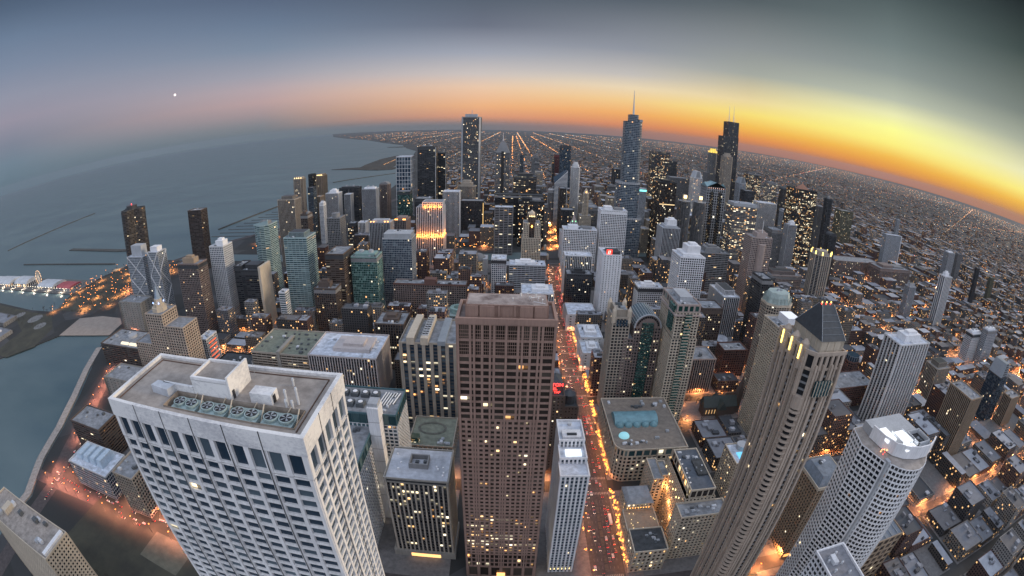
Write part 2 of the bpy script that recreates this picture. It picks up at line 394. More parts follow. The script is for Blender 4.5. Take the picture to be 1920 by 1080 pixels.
for a, b in zip(SHORE[:-1], SHORE[1:]): m.face([(*a,-3),(*b,-3),(*b,0),(*a,0)])
if True:
    m.build('ground', LANDM, kind='structure')
STONE = plain('shore_stone', (.075,.075,.07), .85, .35, .2)
def strip(name, pts, w, z0, z1, mat, kind='structure', label=None, cat=None):
    m = MB(); L = []; Rr = []
    for i, p in enumerate(pts):
        a = Vector(pts[max(0, i-1)]); b = Vector(pts[min(len(pts)-1, i+1)]); d = (b-a).normalized(); n = Vector((-d.y, d.x))*w/2
        L.append(Vector(p)+n); Rr.append(Vector(p)-n)
    for i in range(len(pts)-1):
        m.face([(*L[i],z1),(*Rr[i],z1),(*Rr[i+1],z1),(*L[i+1],z1)])
        m.face([(*Rr[i],z0),(*Rr[i+1],z0),(*Rr[i+1],z1),(*Rr[i],z1)][::-1]); m.face([(*L[i],z0),(*L[i+1],z0),(*L[i+1],z1),(*L[i],z1)])
    m.face([(*L[0],z0),(*Rr[0],z0),(*Rr[0],z1),(*L[0],z1)]); m.face([(*L[-1],z0),(*Rr[-1],z0),(*Rr[-1],z1),(*L[-1],z1)])
    o = m.build(name, mat, kind=kind)
    if label: tag(o, label, cat)
    return o
strip('shore_path', [(-536,100),(-541,161),(-577,222),(-604,290),(-647,368),(-697,446),(-738,520)][::1], 14, -2.5, .35, plain('path_stone', (.40,.34,.30), .9, .3, .2))
PATHS = [(-520,150),(-555,232),(-582,300),(-622,378),(-672,455),(-722,540),(-760,600),(-850,700),(-960,760),(-985,860)]
ASPH = plain('asphalt', (.060,.056,.056), .75, .35, .25)
PAVE = plain('pavement', (.16,.152,.15), .85, .3, .25)
PINKROAD = plain('drive_asphalt', (.075,.06,.058), .75, .35, .2)
strip('shore_drive', [(-470,-120),(-492,60),(-510,190),(-545,268),(-575,340),(-610,410),(-650,500),(-700,580),(-790,680),(-900,755),(-975,860),(-985,1000),(-940,1110),(-890,1260),(-760,1460),(-560,1700),(-480,2100),(-470,2700),(-560,3300),(-640,3900),(-780,4700),(-980,5800),(-1600,7800)], 24, -.5, .12, PINKROAD)
strip('shore_street', [(-560,196),(-430,206),(-285,208),(-112,212),(60,212),(300,216),(1500,230)], 19, -.5, .08, PINKROAD)
m = MB(); m.face([(x, y, .18) for x, y in ((-919,535),(-757,570),(-770,625),(-801,650),(-870,650),(-940,625))]); m.build('beach', plain('sand', (.33,.275,.235), .95, .15, .08), kind='structure')
LAWN = plain('lawn', (.058,.056,.040), .95, .4, .03, c2=(.036,.036,.030))
for nm, P in (('park_lawn', [(-1500,600),(-1500,636),(-1217,622),(-1080,622),(-985,560),(-950,470),(-1000,405),(-1080,400),(-1100,520),(-1200,560)]), ('park_lawn', [(-1085,650),(-940,660),(-905,760),(-960,960),(-1130,980),(-1150,800),(-1128,720)]), ('playing_field', [(-420,228),(-300,236),(-240,226),(-240,160),(-310,120),(-430,120)])):
    m = MB(); m.face([(*p, .2) for p in P]); m.build(nm, LAWN, kind='structure')
m = MB(); m.face([(x, y, .3) for x, y in ((-320,200),(-268,196),(-272,160),(-322,166))]); m.face([(x, y, .31) for x, y in ((-296,198),(-294,198),(-296,163),(-298,163))]); m.build('ball_court', plain('court', (.13,.125,.095), .9, .3, .1), kind='structure')
for c in ((-1240,596,20),(-1130,590,26),(-1055,560,20)):
    m = MB(); m.face([(*p, .27) for p in circle(*c, 28)]); m.build('fountain_circle', plain('paving_circle', (.2,.2,.2), .9, .3, .1), kind='structure')
m = MB(); m.face([(x, y, .06) for x, y in ((-1100,1085),(-1000,1062),(-540,1052),(-340,1088),(-100,1084),(140,1138),(400,1182),(560,1220),(1100,1240),(1200,1300),(1190,1360),(1080,1305),(560,1290),(400,1252),(130,1198),(-100,1140),(-340,1146),(-560,1112),(-1000,1125))]); m.build('river', WATER, kind='structure')
# breakwaters, lone walls of stone out in the lake
BR = [([(-1952,1026),(-1229,1025)], 7, "long straight stone breakwater lying just beyond the pleasure pier"), ([(-2626,1273),(-2660,1600),(-2720,2141)], 8, "far slanting stone breakwater out in the open lake at left"),
      ([(-1062,1453),(-1030,1879),(-1015,2000)], 8, "stone breakwater enclosing the small boat harbour"), ([(-1066,2703),(-1020,2790),(-786,3138)], 10, "curved stone breakwater below the green peninsula"),
      ([(-1788,1225),(-1382,1185),(-1170,1190)], 24, "dark guard wall dock carrying small lights beside the harbour lock")]
for pts, w, lab in BR: strip('breakwater', pts, w, -3, 1.6, STONE, None, lab, 'breakwater')
m = MB(); P = [(-1420,3569),(-1300,3525),(-1222,3508),(-1100,3440),(-981,3390),(-880,3420),(-850,3600),(-930,3640),(-960,4100),(-960,4700),(-1000,5000),(-1120,5100),(-1250,5000),(-1280,4500),(-1240,3900),(-1210,3680),(-1330,3640)]
m.prism(P[::1], -3, .8); m.build('peninsula', plain('peninsula_ground', (.05,.045,.038), .95, .5, .012), kind='structure')
m = MB(); m.prism(circle(-1640,7150,270,28,0,120), -3, 1); m.build('islet', plain('peninsula_ground', (.075,.065,.05)), kind='structure')
# blocks of pavement between the near streets
def mich(y):
    T = [(-400,84),(200,84),(400,87.5),(620,88.5),(750,90),(850,92),(980,98),(1150,111),(1318,124),(1540,138),(1737,147),(2138,168),(3000,205),(9000,470)]
    for (a, xa), (b, xb) in zip(T[:-1], T[1:]):
        if y <= b: return xa+(xb-xa)*(y-a)/(b-a)
    return T[-1][1]
EW = [-160,-68,24,112,212,336,432.5,492,563,631,690,752,815,905,990,1070]
NS = [-480,-362,-238,-148,-34]
NSR = [206,322,440,560,682,800,920,1040,1160,1290,1420,1560]
pv = 0
for a, b in zip(EW[:-1], EW[1:]):
    y0, y1 = a+8, b-8
    ml, mr_ = mich((y0+y1)/2)-14, mich((y0+y1)/2)+14
    xs = [(NS[i]+7, NS[i+1]-7) for i in range(len(NS)-1)] + [(NS[-1]+7, ml), (mr_, NSR[0]-7)] + [(NSR[i]+7, NSR[i+1]-7) for i in range(len(NSR)-1)]
    for x0, x1 in xs:
        if x0 < -360 and y1 < 260: continue
        mm = MB(); mm.box(x0, x1, y0, y1, -.3, .16); mm.build('pavement', PAVE, kind='structure')
MP = [(mich(y), y) for y in range(-60, 3000, 60)]
strip('avenue', MP, 27, -.5, .1, ASPH)
MARK = plain('road_paint', (.30,.28,.26), .7, .25, .6)
mm = MB()
for y in range(150, 1080, 9):
    for off in (-9.6, -6.4, -3.2, 3.2, 6.4, 9.6):
        x = mich(y)+off; mm.face([(x-.08,y,.112),(x+.08,y,.112),(x+.08,y+3,.112),(x-.08,y+3,.112)])
for cy in EW[4:]:
    for s in (-1, 1):
        yy = cy+s*11
        for k in range(18):
            x = mich(yy)-12.6+k*1.45; mm.face([(x,yy-1.6,.113),(x+.7,yy-1.6,.113),(x+.7,yy+1.6,.113),(x,yy+1.6,.113)])
mm.build('road_markings', MARK, kind='structure')
mm = MB()
for y0, y1 in zip(EW[4:-1], EW[5:]):
    for y in range(int(y0)+16, int(y1)-18, 10): mm.box(mich(y)-1.3, mich(y)+1.3, y, y+8, 0, .55)
mm.build('planted_median', plain('planter', (.10,.09,.075), .9, .4, .5), kind='structure')

# ------------------------------------------------------------------ towers read off the photograph: kind, label, x0, x1, y0, depth, height, style, wall, glass, lit share, roof
TABLE = [
('apartment_tower','slim dark brown tower alone against the lake, right of the black lobed tower',-817.8,-771.4,980.0,30.0,154.1,'B','brown','dark',0.02,'flat'),
('apartment_tower','pinkish brown apartment tower with tan stepped penthouse right of the zigzag braced tower',-557.7,-508.7,618.6,28.0,125.8,'G','pinkbrown','dark',0.04,'pent'),
('apartment_tower','slim white gridded tower between the pinkish brown tower and the dark brown slabs',-511.8,-481.0,664.4,30.0,142.9,'G','white','blue',0.01,'pent'),
('apartment_tower','dark lower wing beside the slim white gridded tower',-460.5,-445.5,662.1,34.0,109.1,'B','dark','dark',0.03,'flat'),
('apartment_tower','dark brown slab with a pale concrete fin down its right corner',-444.9,-405.3,659.5,36.0,103.0,'B','dark','dark',0.05,'pent'),
('apartment_tower','teal glass tower with a lit sloping crest near the small boat harbour',-504.5,-469.7,812.0,44.0,144.5,'B','lteal','teal',0.02,'crest'),
('apartment_tower','wide teal glass tower with pale floor bands, largest teal tower near the lake',-378.9,-335.2,709.6,40.0,144.5,'B','lteal','teal',0.02,'pent'),
('office_tower','dark brown office block with flat grey roof behind the low dark apartment block',-293.6,-262.5,690.0,52.0,122.5,'B','brown','brown',0.1,'flat'),
('apartment_tower','low dark brown apartment block in front of the dark brown office block',-307.7,-270.3,662.7,26.0,74.2,'G','brown','dark',0.05,'pent'),
('apartment_tower','green glass tower with scattered pale panels and white rooftop box',-256.7,-212.4,710.8,34.0,112.2,'C','lgreen','green',0.04,'pent'),
('office_building','small blue glass block squeezed beside the wide teal tower',-356.5,-345.7,630.0,14.8,77.5,'B','white','teal',0.1,'flat'),
('apartment_tower','pale vertical pier tower with beige crown near the harbour, left of gold topped pair',-547.4,-501.4,1010.0,34.0,163.2,'P','beige','dark',0.03,'pent'),
('apartment_tower','tall slab with gold lit roof corners, left of the lakeside pair',-697.0,-663.3,1400.0,34.0,169.0,'P','beige','dark',0.03,'goldcrown'),
('apartment_tower','black tower tucked between the gold lit slab and the tan slab',-685.2,-667.9,1500.0,26.4,171.6,'B','black','dark',0.02,'flat'),
('apartment_tower','tan slab tower rising behind, right one of the gold topped lakeside pair',-648.0,-624.0,1480.0,48.0,167.0,'P','tan','dark',0.02,'goldcrown'),
('apartment_tower','narrow dark blue tower in front of the tan slab',-574.5,-557.4,1250.0,24.0,158.1,'B','dark','blue',0.03,'flat'),
('apartment_tower','very narrow tan blank walled tower left of the white pier cluster',-567.8,-553.7,1290.0,30.0,125.4,'P','tan','dark',0.0,'flat'),
('apartment_tower','small brown tower in front of the gold topped lakeside pair',-448.3,-432.1,930.0,26.0,141.7,'G','brown','dark',0.05,'pent'),
('apartment_tower','small white gridded tower at the foot of the white pier cluster',-530.7,-518.9,1230.0,20.1,116.0,'G','white','blue',0.01,'pent'),
('apartment_tower','cluster tower with bright white vertical piers behind the dark balcony block',-554.9,-515.1,1340.0,36.0,127.0,'P','white','dark',0.02,'pent'),
('apartment_tower','broad dark slab with a lighter upright band behind the pale striped pair',-544.3,-478.5,1430.0,34.0,129.8,'B','dark','dark',0.02,'pent'),
('apartment_tower','narrow pale grey striped tower in front of the broad dark slab',-486.1,-467.7,1320.0,26.0,125.5,'P','lgray','dark',0.01,'flat'),
('apartment_tower','dark blue tower with thin white uprights, left of the rounded top tower',-420.3,-379.7,1290.0,32.0,143.9,'P','lgray','dark',0.03,'pent'),
('apartment_tower','brown tower with rounded barrel top standing before the breakwater',-394.6,-365.4,1380.0,30.0,144.7,'P','pinkbrown','dark',0.02,'barrel'),
('apartment_tower','grey balcony block with round drum on its roof above the wide teal tower',-373.3,-344.7,900.0,34.0,138.5,'G','gray','dark',0.04,'drum'),
('apartment_building','small black block with many lit windows beside the grey balcony block',-411.0,-391.5,1130.0,30.0,78.7,'G','dark','dark',0.25,'flat'),
('apartment_building','small white striped block left of the orange lit hotel wing',-378.3,-360.0,1120.0,24.0,82.8,'P','white','dark',0.05,'flat'),
('hotel_building','grey pier hotel slab with orange lit rooftop corners',-293.2,-249.1,942.1,30.0,120.3,'P','lgray','dark',0.02,'orangetop'),
('hotel_building','pinkish hotel wing with orange lit rooftop turrets',-225.5,-202.3,890.0,40.0,135.6,'P','pinkbrown','dark',0.05,'orangetop'),
('office_tower','grey glass office slab with pale louvred top left of the floodlit tower',-217.7,-166.3,770.0,36.0,128.4,'C','lgray','blue',0.02,'louver'),
('office_tower','blue glass tower with big white frame squares at the lake edge',-377.3,-328.7,1530.0,56.0,217.3,'X','white','blue',0.02,'flat'),
('apartment_tower','dark green glass tower below the blue tower with white frame squares',-328.5,-291.4,1340.0,36.0,128.0,'C','dark','green',0.05,'flat'),
('apartment_tower','tall dark tower with pale right edge left of the tallest white pier tower',-311.6,-250.7,1560.0,40.0,246.3,'B','dark','dark',0.05,'pent'),
('apartment_tower','dark tower with a bright edge line, just right of the tall dark tower',-259.7,-228.0,1640.0,30.0,221.5,'B','dark','dark',0.12,'flat'),
('office_tower','dark block with flat pale roof behind the floodlit tower',-243.2,-202.9,1180.0,40.0,132.1,'B','dark','dark',0.03,'flat'),
('office_tower','white pier tower with flat top between the floodlit tower and the dark striped block',-185.5,-141.4,1285.3,34.0,135.9,'P','white','dark',0.04,'flat'),
('office_tower','dark striped office block with gold lit corner below the tallest white pier tower',-144.1,-79.5,1354.1,40.0,99.5,'P','dark','dark',0.03,'flat'),
('office_tower','pale tower with square stepped crown in front of the tallest white pier tower',-157.8,-108.5,1405.0,36.0,136.3,'P','beige','dark',0.03,'crown'),
('office_tower','grey office block in four window columns with snowy top beside the gothic tower',-38.3,5.6,1142.0,30.0,119.7,'E','gray','dark',0.12,'whitetop'),
('office_tower','long black office slab with scattered lit windows behind the grey office block',-45.3,89.3,1330.0,40.0,123.5,'B','black','dark',0.22,'flat'),
('office_tower','black office block thick with lit windows beside the bright avenue',19.5,87.5,1230.0,40.0,122.1,'C','black','dark',0.28,'pent'),
('office_tower','dark slab with rows of lit windows right of the chisel topped tower',6.0,74.6,1430.0,34.0,167.1,'B','dark','brown',0.35,'pent'),
('apartment_tower','small dark far tower just left of the deep red far tower',204.1,214.9,2420.0,24.0,158.0,'B','dark','dark',0.05,'flat'),
('office_tower','deep red far tower behind the slender blue tower',216.9,246.9,2450.0,34.0,175.1,'G','redpaint','dark',0.04,'flat'),
('apartment_tower','slender blue glass tower rising alone above the avenue',195.6,239.4,1956.0,30.0,245.9,'C','dark','blue',0.02,'flat'),
('apartment_tower','white gridded tower right of the sloped diamond face tower',196.5,222.7,1550.0,34.0,190.6,'G','white','dark',0.02,'crown'),
('apartment_tower','tiny dark blue far tower between two bright far streets',46.9,69.4,2900.0,24.0,144.9,'B','dark','blue',0.02,'flat'),
('apartment_tower','tiny pale far tower left of the bright diagonal far street',112.9,148.9,2700.0,26.0,148.9,'G','gray','dark',0.02,'pent'),
('apartment_tower','pale far tower in front of another right of the bright southern street',112.2,138.9,2400.0,26.0,134.1,'G','gray','dark',0.05,'pent'),
('office_building','beige far block beside the bright southern street',99.3,130.5,2000.0,40.0,127.8,'G','beige','dark',0.08,'flat'),
('office_tower','narrow grey tower lining the left side of the bright avenue',78.1,99.8,1275.0,26.0,107.2,'G','gray','dark',0.08,'flat'),
('office_tower','narrow pale tower at the far end of the bright avenue',119.5,140.2,1530.0,24.0,113.2,'G','lgray','dark',0.06,'pent'),
('office_tower','narrow pinkish tower behind the avenue end',133.6,151.3,1750.0,24.0,110.4,'G','pinkbrown','dark',0.06,'flat'),
('office_tower','dark glass tower in front of the sloped diamond face tower',136.6,155.0,1330.0,40.0,146.9,'C','dark','brown',0.06,'flat'),
('office_building','beige office block left of the tall tiered tower',290.6,320.2,1400.0,40.0,117.3,'G','beige','dark',0.1,'flat'),
('office_tower',"grey mid height tower left of the tiered tower's waist",389.8,429.4,1872.1,40.0,96.2,'G','gray','dark',0.04,'pent'),
('office_tower','dark distant tower just left of the tall tiered tower',432.9,479.7,2000.0,40.0,157.7,'G','dark','dark',0.1,'flat'),
('office_building','grey block with lit windows beside the slim white needle tower',218.3,244.5,1300.0,60.0,100.8,'G','gray','dark',0.12,'flat'),
('office_tower','slim pale tower with teal lit top right of the tall tiered tower',369.2,388.5,1330.0,22.0,159.6,'G','lgray','blue',0.02,'tealtop'),
('office_tower','dark broad tower full of lit windows far behind the black glass box',553.5,629.7,1850.0,36.0,252.4,'G','dark','dark',0.45,'flat'),
('office_tower','plain dark tower behind the black glass box',655.0,700.7,1950.0,40.0,214.6,'P','dark','dark',0.02,'flat'),
('office_tower','grey ribbed tower with flat top behind the twin round towers',559.9,633.3,1620.0,40.0,175.0,'P','gray','dark',0.03,'flat'),
('office_tower','pale tower with tapering striped top behind the twin round towers',628.6,660.7,1560.0,40.0,186.0,'G','white','brown',0.3,'slopetop'),
('office_tower','grey beige tower standing directly in front of the tallest black tower',973.0,1021.4,2050.0,44.0,260.2,'G','beige','dark',0.08,'crown'),
('office_tower','grey tower with slanted white striped roof right of the tallest black tower',912.3,943.4,1750.0,40.0,168.5,'B','lgray','blue',0.03,'slopetop'),
('office_tower','wide far block glittering with lit windows right of the tallest black tower',1113.1,1188.2,2050.0,50.0,199.9,'G','dark','dark',0.45,'flat'),
('office_tower','grey tower with many lit windows above the white striped block',1025.4,1069.2,1700.0,40.0,193.0,'G','gray','dark',0.4,'flat'),
('office_building','dark block with bold white vertical stripes',830.2,905.8,1430.0,40.0,138.7,'P','white','dark',0.02,'flat'),
('office_building','dark cube shaped block left of the white striped block',861.0,906.7,1600.0,40.0,155.8,'B','dark','dark',0.04,'flat'),
('office_tower','dark tower with rounded shoulder left of the glittering black tower',1054.5,1100.0,1620.0,44.0,178.2,'G','dark','brown',0.05,'barrel'),
('office_tower','black tower glittering with gold lit windows and a small orange pyramid',783.4,871.1,1149.2,40.0,226.1,'G','black','dark',0.6,'glittertop'),
('office_tower','broad office block with many lit windows right of the pedimented tower',578.8,655.0,1130.0,46.0,160.0,'B','gray','brown',0.42,'louver'),
('office_building','grey office block behind the pinkish tower with antenna',713.8,754.0,1130.0,50.0,105.2,'G','gray','dark',0.05,'flat'),
('office_building','pale blue banded block left of the glittering black tower',889.7,918.2,1350.0,31.0,133.8,'B','lgray','blue',0.04,'flat'),
('apartment_tower','pale grey ribbed tower in front of the glittering black tower',750.9,779.7,1105.0,24.0,128.2,'P','lgray','dark',0.02,'pent'),
('apartment_tower','plain grey tower touching the right side of the glittering black tower',922.8,944.6,1200.0,23.2,178.2,'P','gray','dark',0.02,'flat'),
('apartment_tower','dark tower with a small round dome right of the glittering black tower',918.8,940.7,1150.0,21.7,211.0,'P','dark','dark',0.01,'dome'),
('office_building','wide olive block right of the domed dark tower',1235.7,1307.4,1450.0,40.0,147.1,'G','olive','dark',0.12,'flat'),
('apartment_tower','pinkish apartment tower with rounded balcony bay and white roof antenna',461.8,509.4,802.4,34.0,149.4,'G','pink','dark',0.03,'antenna'),
('apartment_tower','beige ribbed tower with yellow lit lanterns round its top',632.2,678.4,793.6,40.0,124.8,'R','beige','dark',0.02,'lanterns'),
('apartment_tower','dark ribbed tower with rounded top behind the lantern topped tower',794.8,820.1,960.0,26.4,137.5,'P','dark','dark',0.01,'barrel'),
('apartment_tower','thin dark tower with pale mullions left of the mint crowned tower',383.9,403.6,612.8,36.0,126.1,'G','dark','dark',0.02,'flat'),
('hotel_building','beige tower with an octagonal mint green crown',314.1,352.6,470.0,34.0,137.7,'G','beige','dark',0.05,'mintcrown'),
('apartment_building','pinkish block behind the mint crowned tower',555.1,651.5,866.6,40.0,56.3,'G','pink','dark',0.05,'pent'),
('office_building','long massive beige warehouse block filling a whole street front',938.4,1148.7,1086.2,60.0,43.8,'G','pinkbrown','dark',0.14,'flat'),
('office_building','massive brownish block at the right end of the long warehouse',1073.2,1230.3,1010.0,60.0,50.3,'G','pinkbrown','dark',0.05,'pent'),
('hotel_tower','bluish slab with bright white end wall above the long warehouse',1358.0,1453.2,1280.0,22.0,107.8,'G','lgray','blue',0.02,'flat'),
('apartment_tower','slim far tower with two pale edges behind the bluish slab',1654.1,1672.9,1500.0,13.2,143.8,'P','lgray','dark',0.01,'flat'),
('apartment_tower','grey striped tower behind the slim white river tower at far right',1465.9,1509.2,1020.0,26.0,122.7,'P','lgray','dark',0.01,'pent'),
('apartment_tower','narrow blank edged slab right of the grey striped tower',1626.1,1659.3,1080.0,16.4,112.6,'P','gray','dark',0.0,'flat'),
('apartment_tower','slim white ribbed tower standing alone in the low rise district',1030.5,1064.2,712.9,20.1,122.8,'R','white','blue',0.01,'pent'),
('apartment_tower','thin dark tower standing alone among low roofs at far right',1413.3,1433.3,839.4,9.4,123.8,'P','dark','dark',0.0,'flat'),
('apartment_tower','second thin dull tower right of the thin dark one',1587.4,1616.7,865.2,12.7,91.6,'P','olive','dark',0.0,'flat'),
('apartment_tower','short pale grey tower left of the slim white ribbed tower',935.8,963.4,757.2,17.7,78.9,'P','lgray','blue',0.02,'pent'),
('apartment_tower','big white tower with slender vertical ribs right of the pyramid roofed tower',479.3,545.3,375.0,34.0,125.1,'R','white','dark',0.02,'pent'),
('apartment_tower','tan tower with dark vertical stripes and plain flat top near the right edge',563.5,595.5,275.2,46.1,92.4,'P','tan','dark',0.02,'flat'),
('apartment_tower','pale brown striped tower left of the tan striped tower',662.2,703.1,415.5,29.9,56.5,'P','beige','dark',0.08,'pent'),
('apartment_tower','dark blue glass tower near the right edge',758.4,788.4,325.4,32.8,76.1,'C','dark','blue',0.02,'slopetop'),
('apartment_building','tan striped block touching the dark blue glass tower',790.0,830.0,298.0,22.0,51.0,'P','tan','dark',0.04,'flat'),
('apartment_tower','white gridded block, left half of a pale pair at far right',939.6,987.8,520.0,23.2,61.0,'G','white','blue',0.02,'pent'),
('apartment_tower','pale grey gridded tower, right half of a pale pair at far right',978.6,1028.9,500.0,18.0,75.3,'G','lgray','blue',0.02,'pent'),
('office_building','dark red brick block with long flat roof right of the pyramid roofed tower',441.3,526.4,437.1,44.0,31.9,'G','brick','dark',0.06,'flat'),
('apartment_building','octagon shaped red brick tower with dark glazed top',502.6,526.5,483.4,22.9,44.3,'G','brick','dark',0.03,'glasstop'),
('hotel_tower','beige stone tower with corner turrets left of the arched brown tower',113.1,132.1,462.3,30.0,124.2,'G','beige','dark',0.03,'turrets'),
('hotel_tower','bright white gridded tower with tall white penthouse',269.0,311.8,687.5,44.0,133.5,'G','bwhite','dark',0.02,'whitepent'),
('office_building','grey banded office block behind the bright white gridded tower',366.4,428.7,830.0,40.0,106.4,'B','gray','dark',0.12,'pent'),
('hotel_building','pale stepped ribbed block right of the bright white gridded tower',334.1,362.5,640.0,60.0,85.5,'P','lgray','dark',0.03,'pent'),
('apartment_building','dark brown cube block at the foot of the pale stepped ribbed block',281.0,314.8,600.0,34.0,82.1,'G','brown','dark',0.12,'flat'),
('apartment_building','plain dark brick tower beside the gothic church',302.1,340.1,545.0,26.0,41.3,'G','brick','dark',0.02,'flat'),
('office_building','pinkish ribbed mid rise with cluttered grey roof right of the green striped tower',236.3,269.2,504.6,36.0,49.7,'P','pink','dark',0.03,'flat'),
('office_tower','pale grey ribbed tower with white top in front of the black glass box',325.6,365.7,961.0,40.0,123.2,'P','lgray','dark',0.03,'whitepent'),
('office_building','wide white gridded office block right of the bright avenue',113.6,184.9,985.0,34.0,104.5,'G','bwhite','dark',0.06,'pent'),
('hotel_tower','white finely gridded hotel slab in front of the tall tiered tower',194.1,252.5,1000.0,34.0,147.1,'G','bwhite','dark',0.02,'pent'),
('office_building','white striped block with lit windows below the wide white gridded block',105.1,156.0,860.0,30.0,81.1,'P','white','dark',0.2,'flat'),
('office_building','dark stone block with cluttered roof right of the bright avenue',102.7,147.8,800.0,30.0,63.4,'G','dark','dark',0.06,'units'),
('hotel_tower','tall plain white hotel slab with a glowing red rooftop sign',155.2,185.0,746.7,46.0,116.0,'H','bwhite','dark',0.01,'redroof'),
('shop_building','low block with broad snowy flat roof left of the beige turreted tower',96.3,142.3,700.8,50.0,27.4,'K','white','dark',0.0,'snow'),
('hotel_building','white hotel block with lit ground floor behind the arched brown tower',216.2,260.0,730.0,26.0,66.8,'G','white','dark',0.04,'units'),
('office_building','pale banded office block with snowy roof left of the bright avenue',0.3,66.1,828.2,34.0,68.8,'B','lgray','dark',0.08,'units'),
('hotel_building','low white finned block just behind the reddish granite tower',21.5,70.8,700.0,44.0,61.8,'P','white','dark',0.01,'units'),
('office_building','small white block with big blue windows beside the domed hall',-31.9,-5.8,830.0,30.0,78.4,'G','white','blue',0.02,'flat'),
('apartment_building','very wide brownish apartment slab with a reddish roof line',-190.2,-69.7,726.9,24.0,62.6,'G','pinkbrown','dark',0.03,'brickroof'),
('office_building','dark pier office block with white rooftop boxes behind the white pier office block',-174.6,-135.6,554.8,40.0,67.2,'P','brown','dark',0.1,'units'),
('office_tower','office block with broad pale piers, glass bays and rows of roof fans',-110.7,-53.3,435.0,60.0,101.9,'W','beige','blue',0.3,'fans'),
('hospital_building','castle like pale stone block with grey lilac roof behind the marble tower',-236.7,-150.5,467.7,64.0,61.7,'P','pinkwhite','dark',0.06,'units'),
('hospital_building','wide block with greenish flat roof left of the castle like stone block',-327.7,-243.6,477.2,70.0,54.0,'B','beige','brown',0.03,'greenroof'),
('office_building','low black roofed block beside the wide green roofed block',-400.0,-335.0,477.2,40.0,26.7,'B','black','dark',0.0,'flat'),
('apartment_building','small white block with red lit side above the marble tower roof',-455.9,-439.7,520.0,30.0,41.5,'G','white','dark',0.2,'flat'),
('hospital_building','blank grey slab left of the zigzag braced tower',-729.2,-661.2,600.0,36.0,57.9,'K','concrete','dark',0.0,'flat'),
('apartment_building','wide low brown block with two lit skylights beside the lagoon',-670.6,-560.6,480.0,60.0,32.9,'B','brown','dark',0.03,'skylights'),
('apartment_building','blank concrete slab beside the shore drive left of the marble tower',-547.4,-476.6,379.2,40.0,40.9,'K','concrete','dark',0.02,'flat'),
('apartment_building','dark low tower with flat tan roof nearest the shore at left',-507.4,-444.8,267.0,36.0,46.3,'B','brown','dark',0.05,'flat'),
('museum_building','pale block with stepped glass roofs beside the shore drive',-469.7,-396.0,218.1,40.0,30.7,'C','white','blue',0.08,'steps'),
('apartment_building','narrow beige block under the left edge of the marble tower',-366.0,-336.3,213.9,40.0,50.0,'G','beige','dark',0.08,'flat'),
('shop_building','low white block with snowy boxes on its roof by the avenue',105.2,137.1,611.8,46.0,29.1,'K','white','dark',0.0,'units'),
('shop_building','white low block, nearest of the snowy roofs along the avenue',102.6,128.3,567.4,38.0,26.5,'K','white','dark',0.02,'units'),
]
WARMUP = emit('flood_orange', (1,.40,.08), 6)
GOLD = emit('gold', (1,.72,.30), 3)
YEL = emit('lantern_yellow', (1,.72,.16), 3.2)
RED = emit('neon_red', (1,.05,.04), 4)
GREENL = emit('crest_green', (.55,1,.45), 1.0)
TEALL = emit('teal_light', (.25,.9,.85), 1.3)
WHITEL = emit('white_light', (1,.97,.92), 1.6)
def dome_mb(cx, cy, z, r, h, n=14, k=5):
    m = MB(); prev = circle(cx, cy, r, n); pz = z
    for i in range(1, k+1):
        a = i/k*math.pi/2; q = circle(cx, cy, max(.05, r*math.cos(a)), n); qz = z+h*math.sin(a)
        m.frustum(prev, pz, q, qz, top=(i == k)); prev, pz = q, qz
    return m
def beacons(root, pts, mat, name='roof_lamp', r=.8):
    for p in pts:
        m = MB(); m.octa(p, r, rz=r*1.5); m.build(name, mat, root)
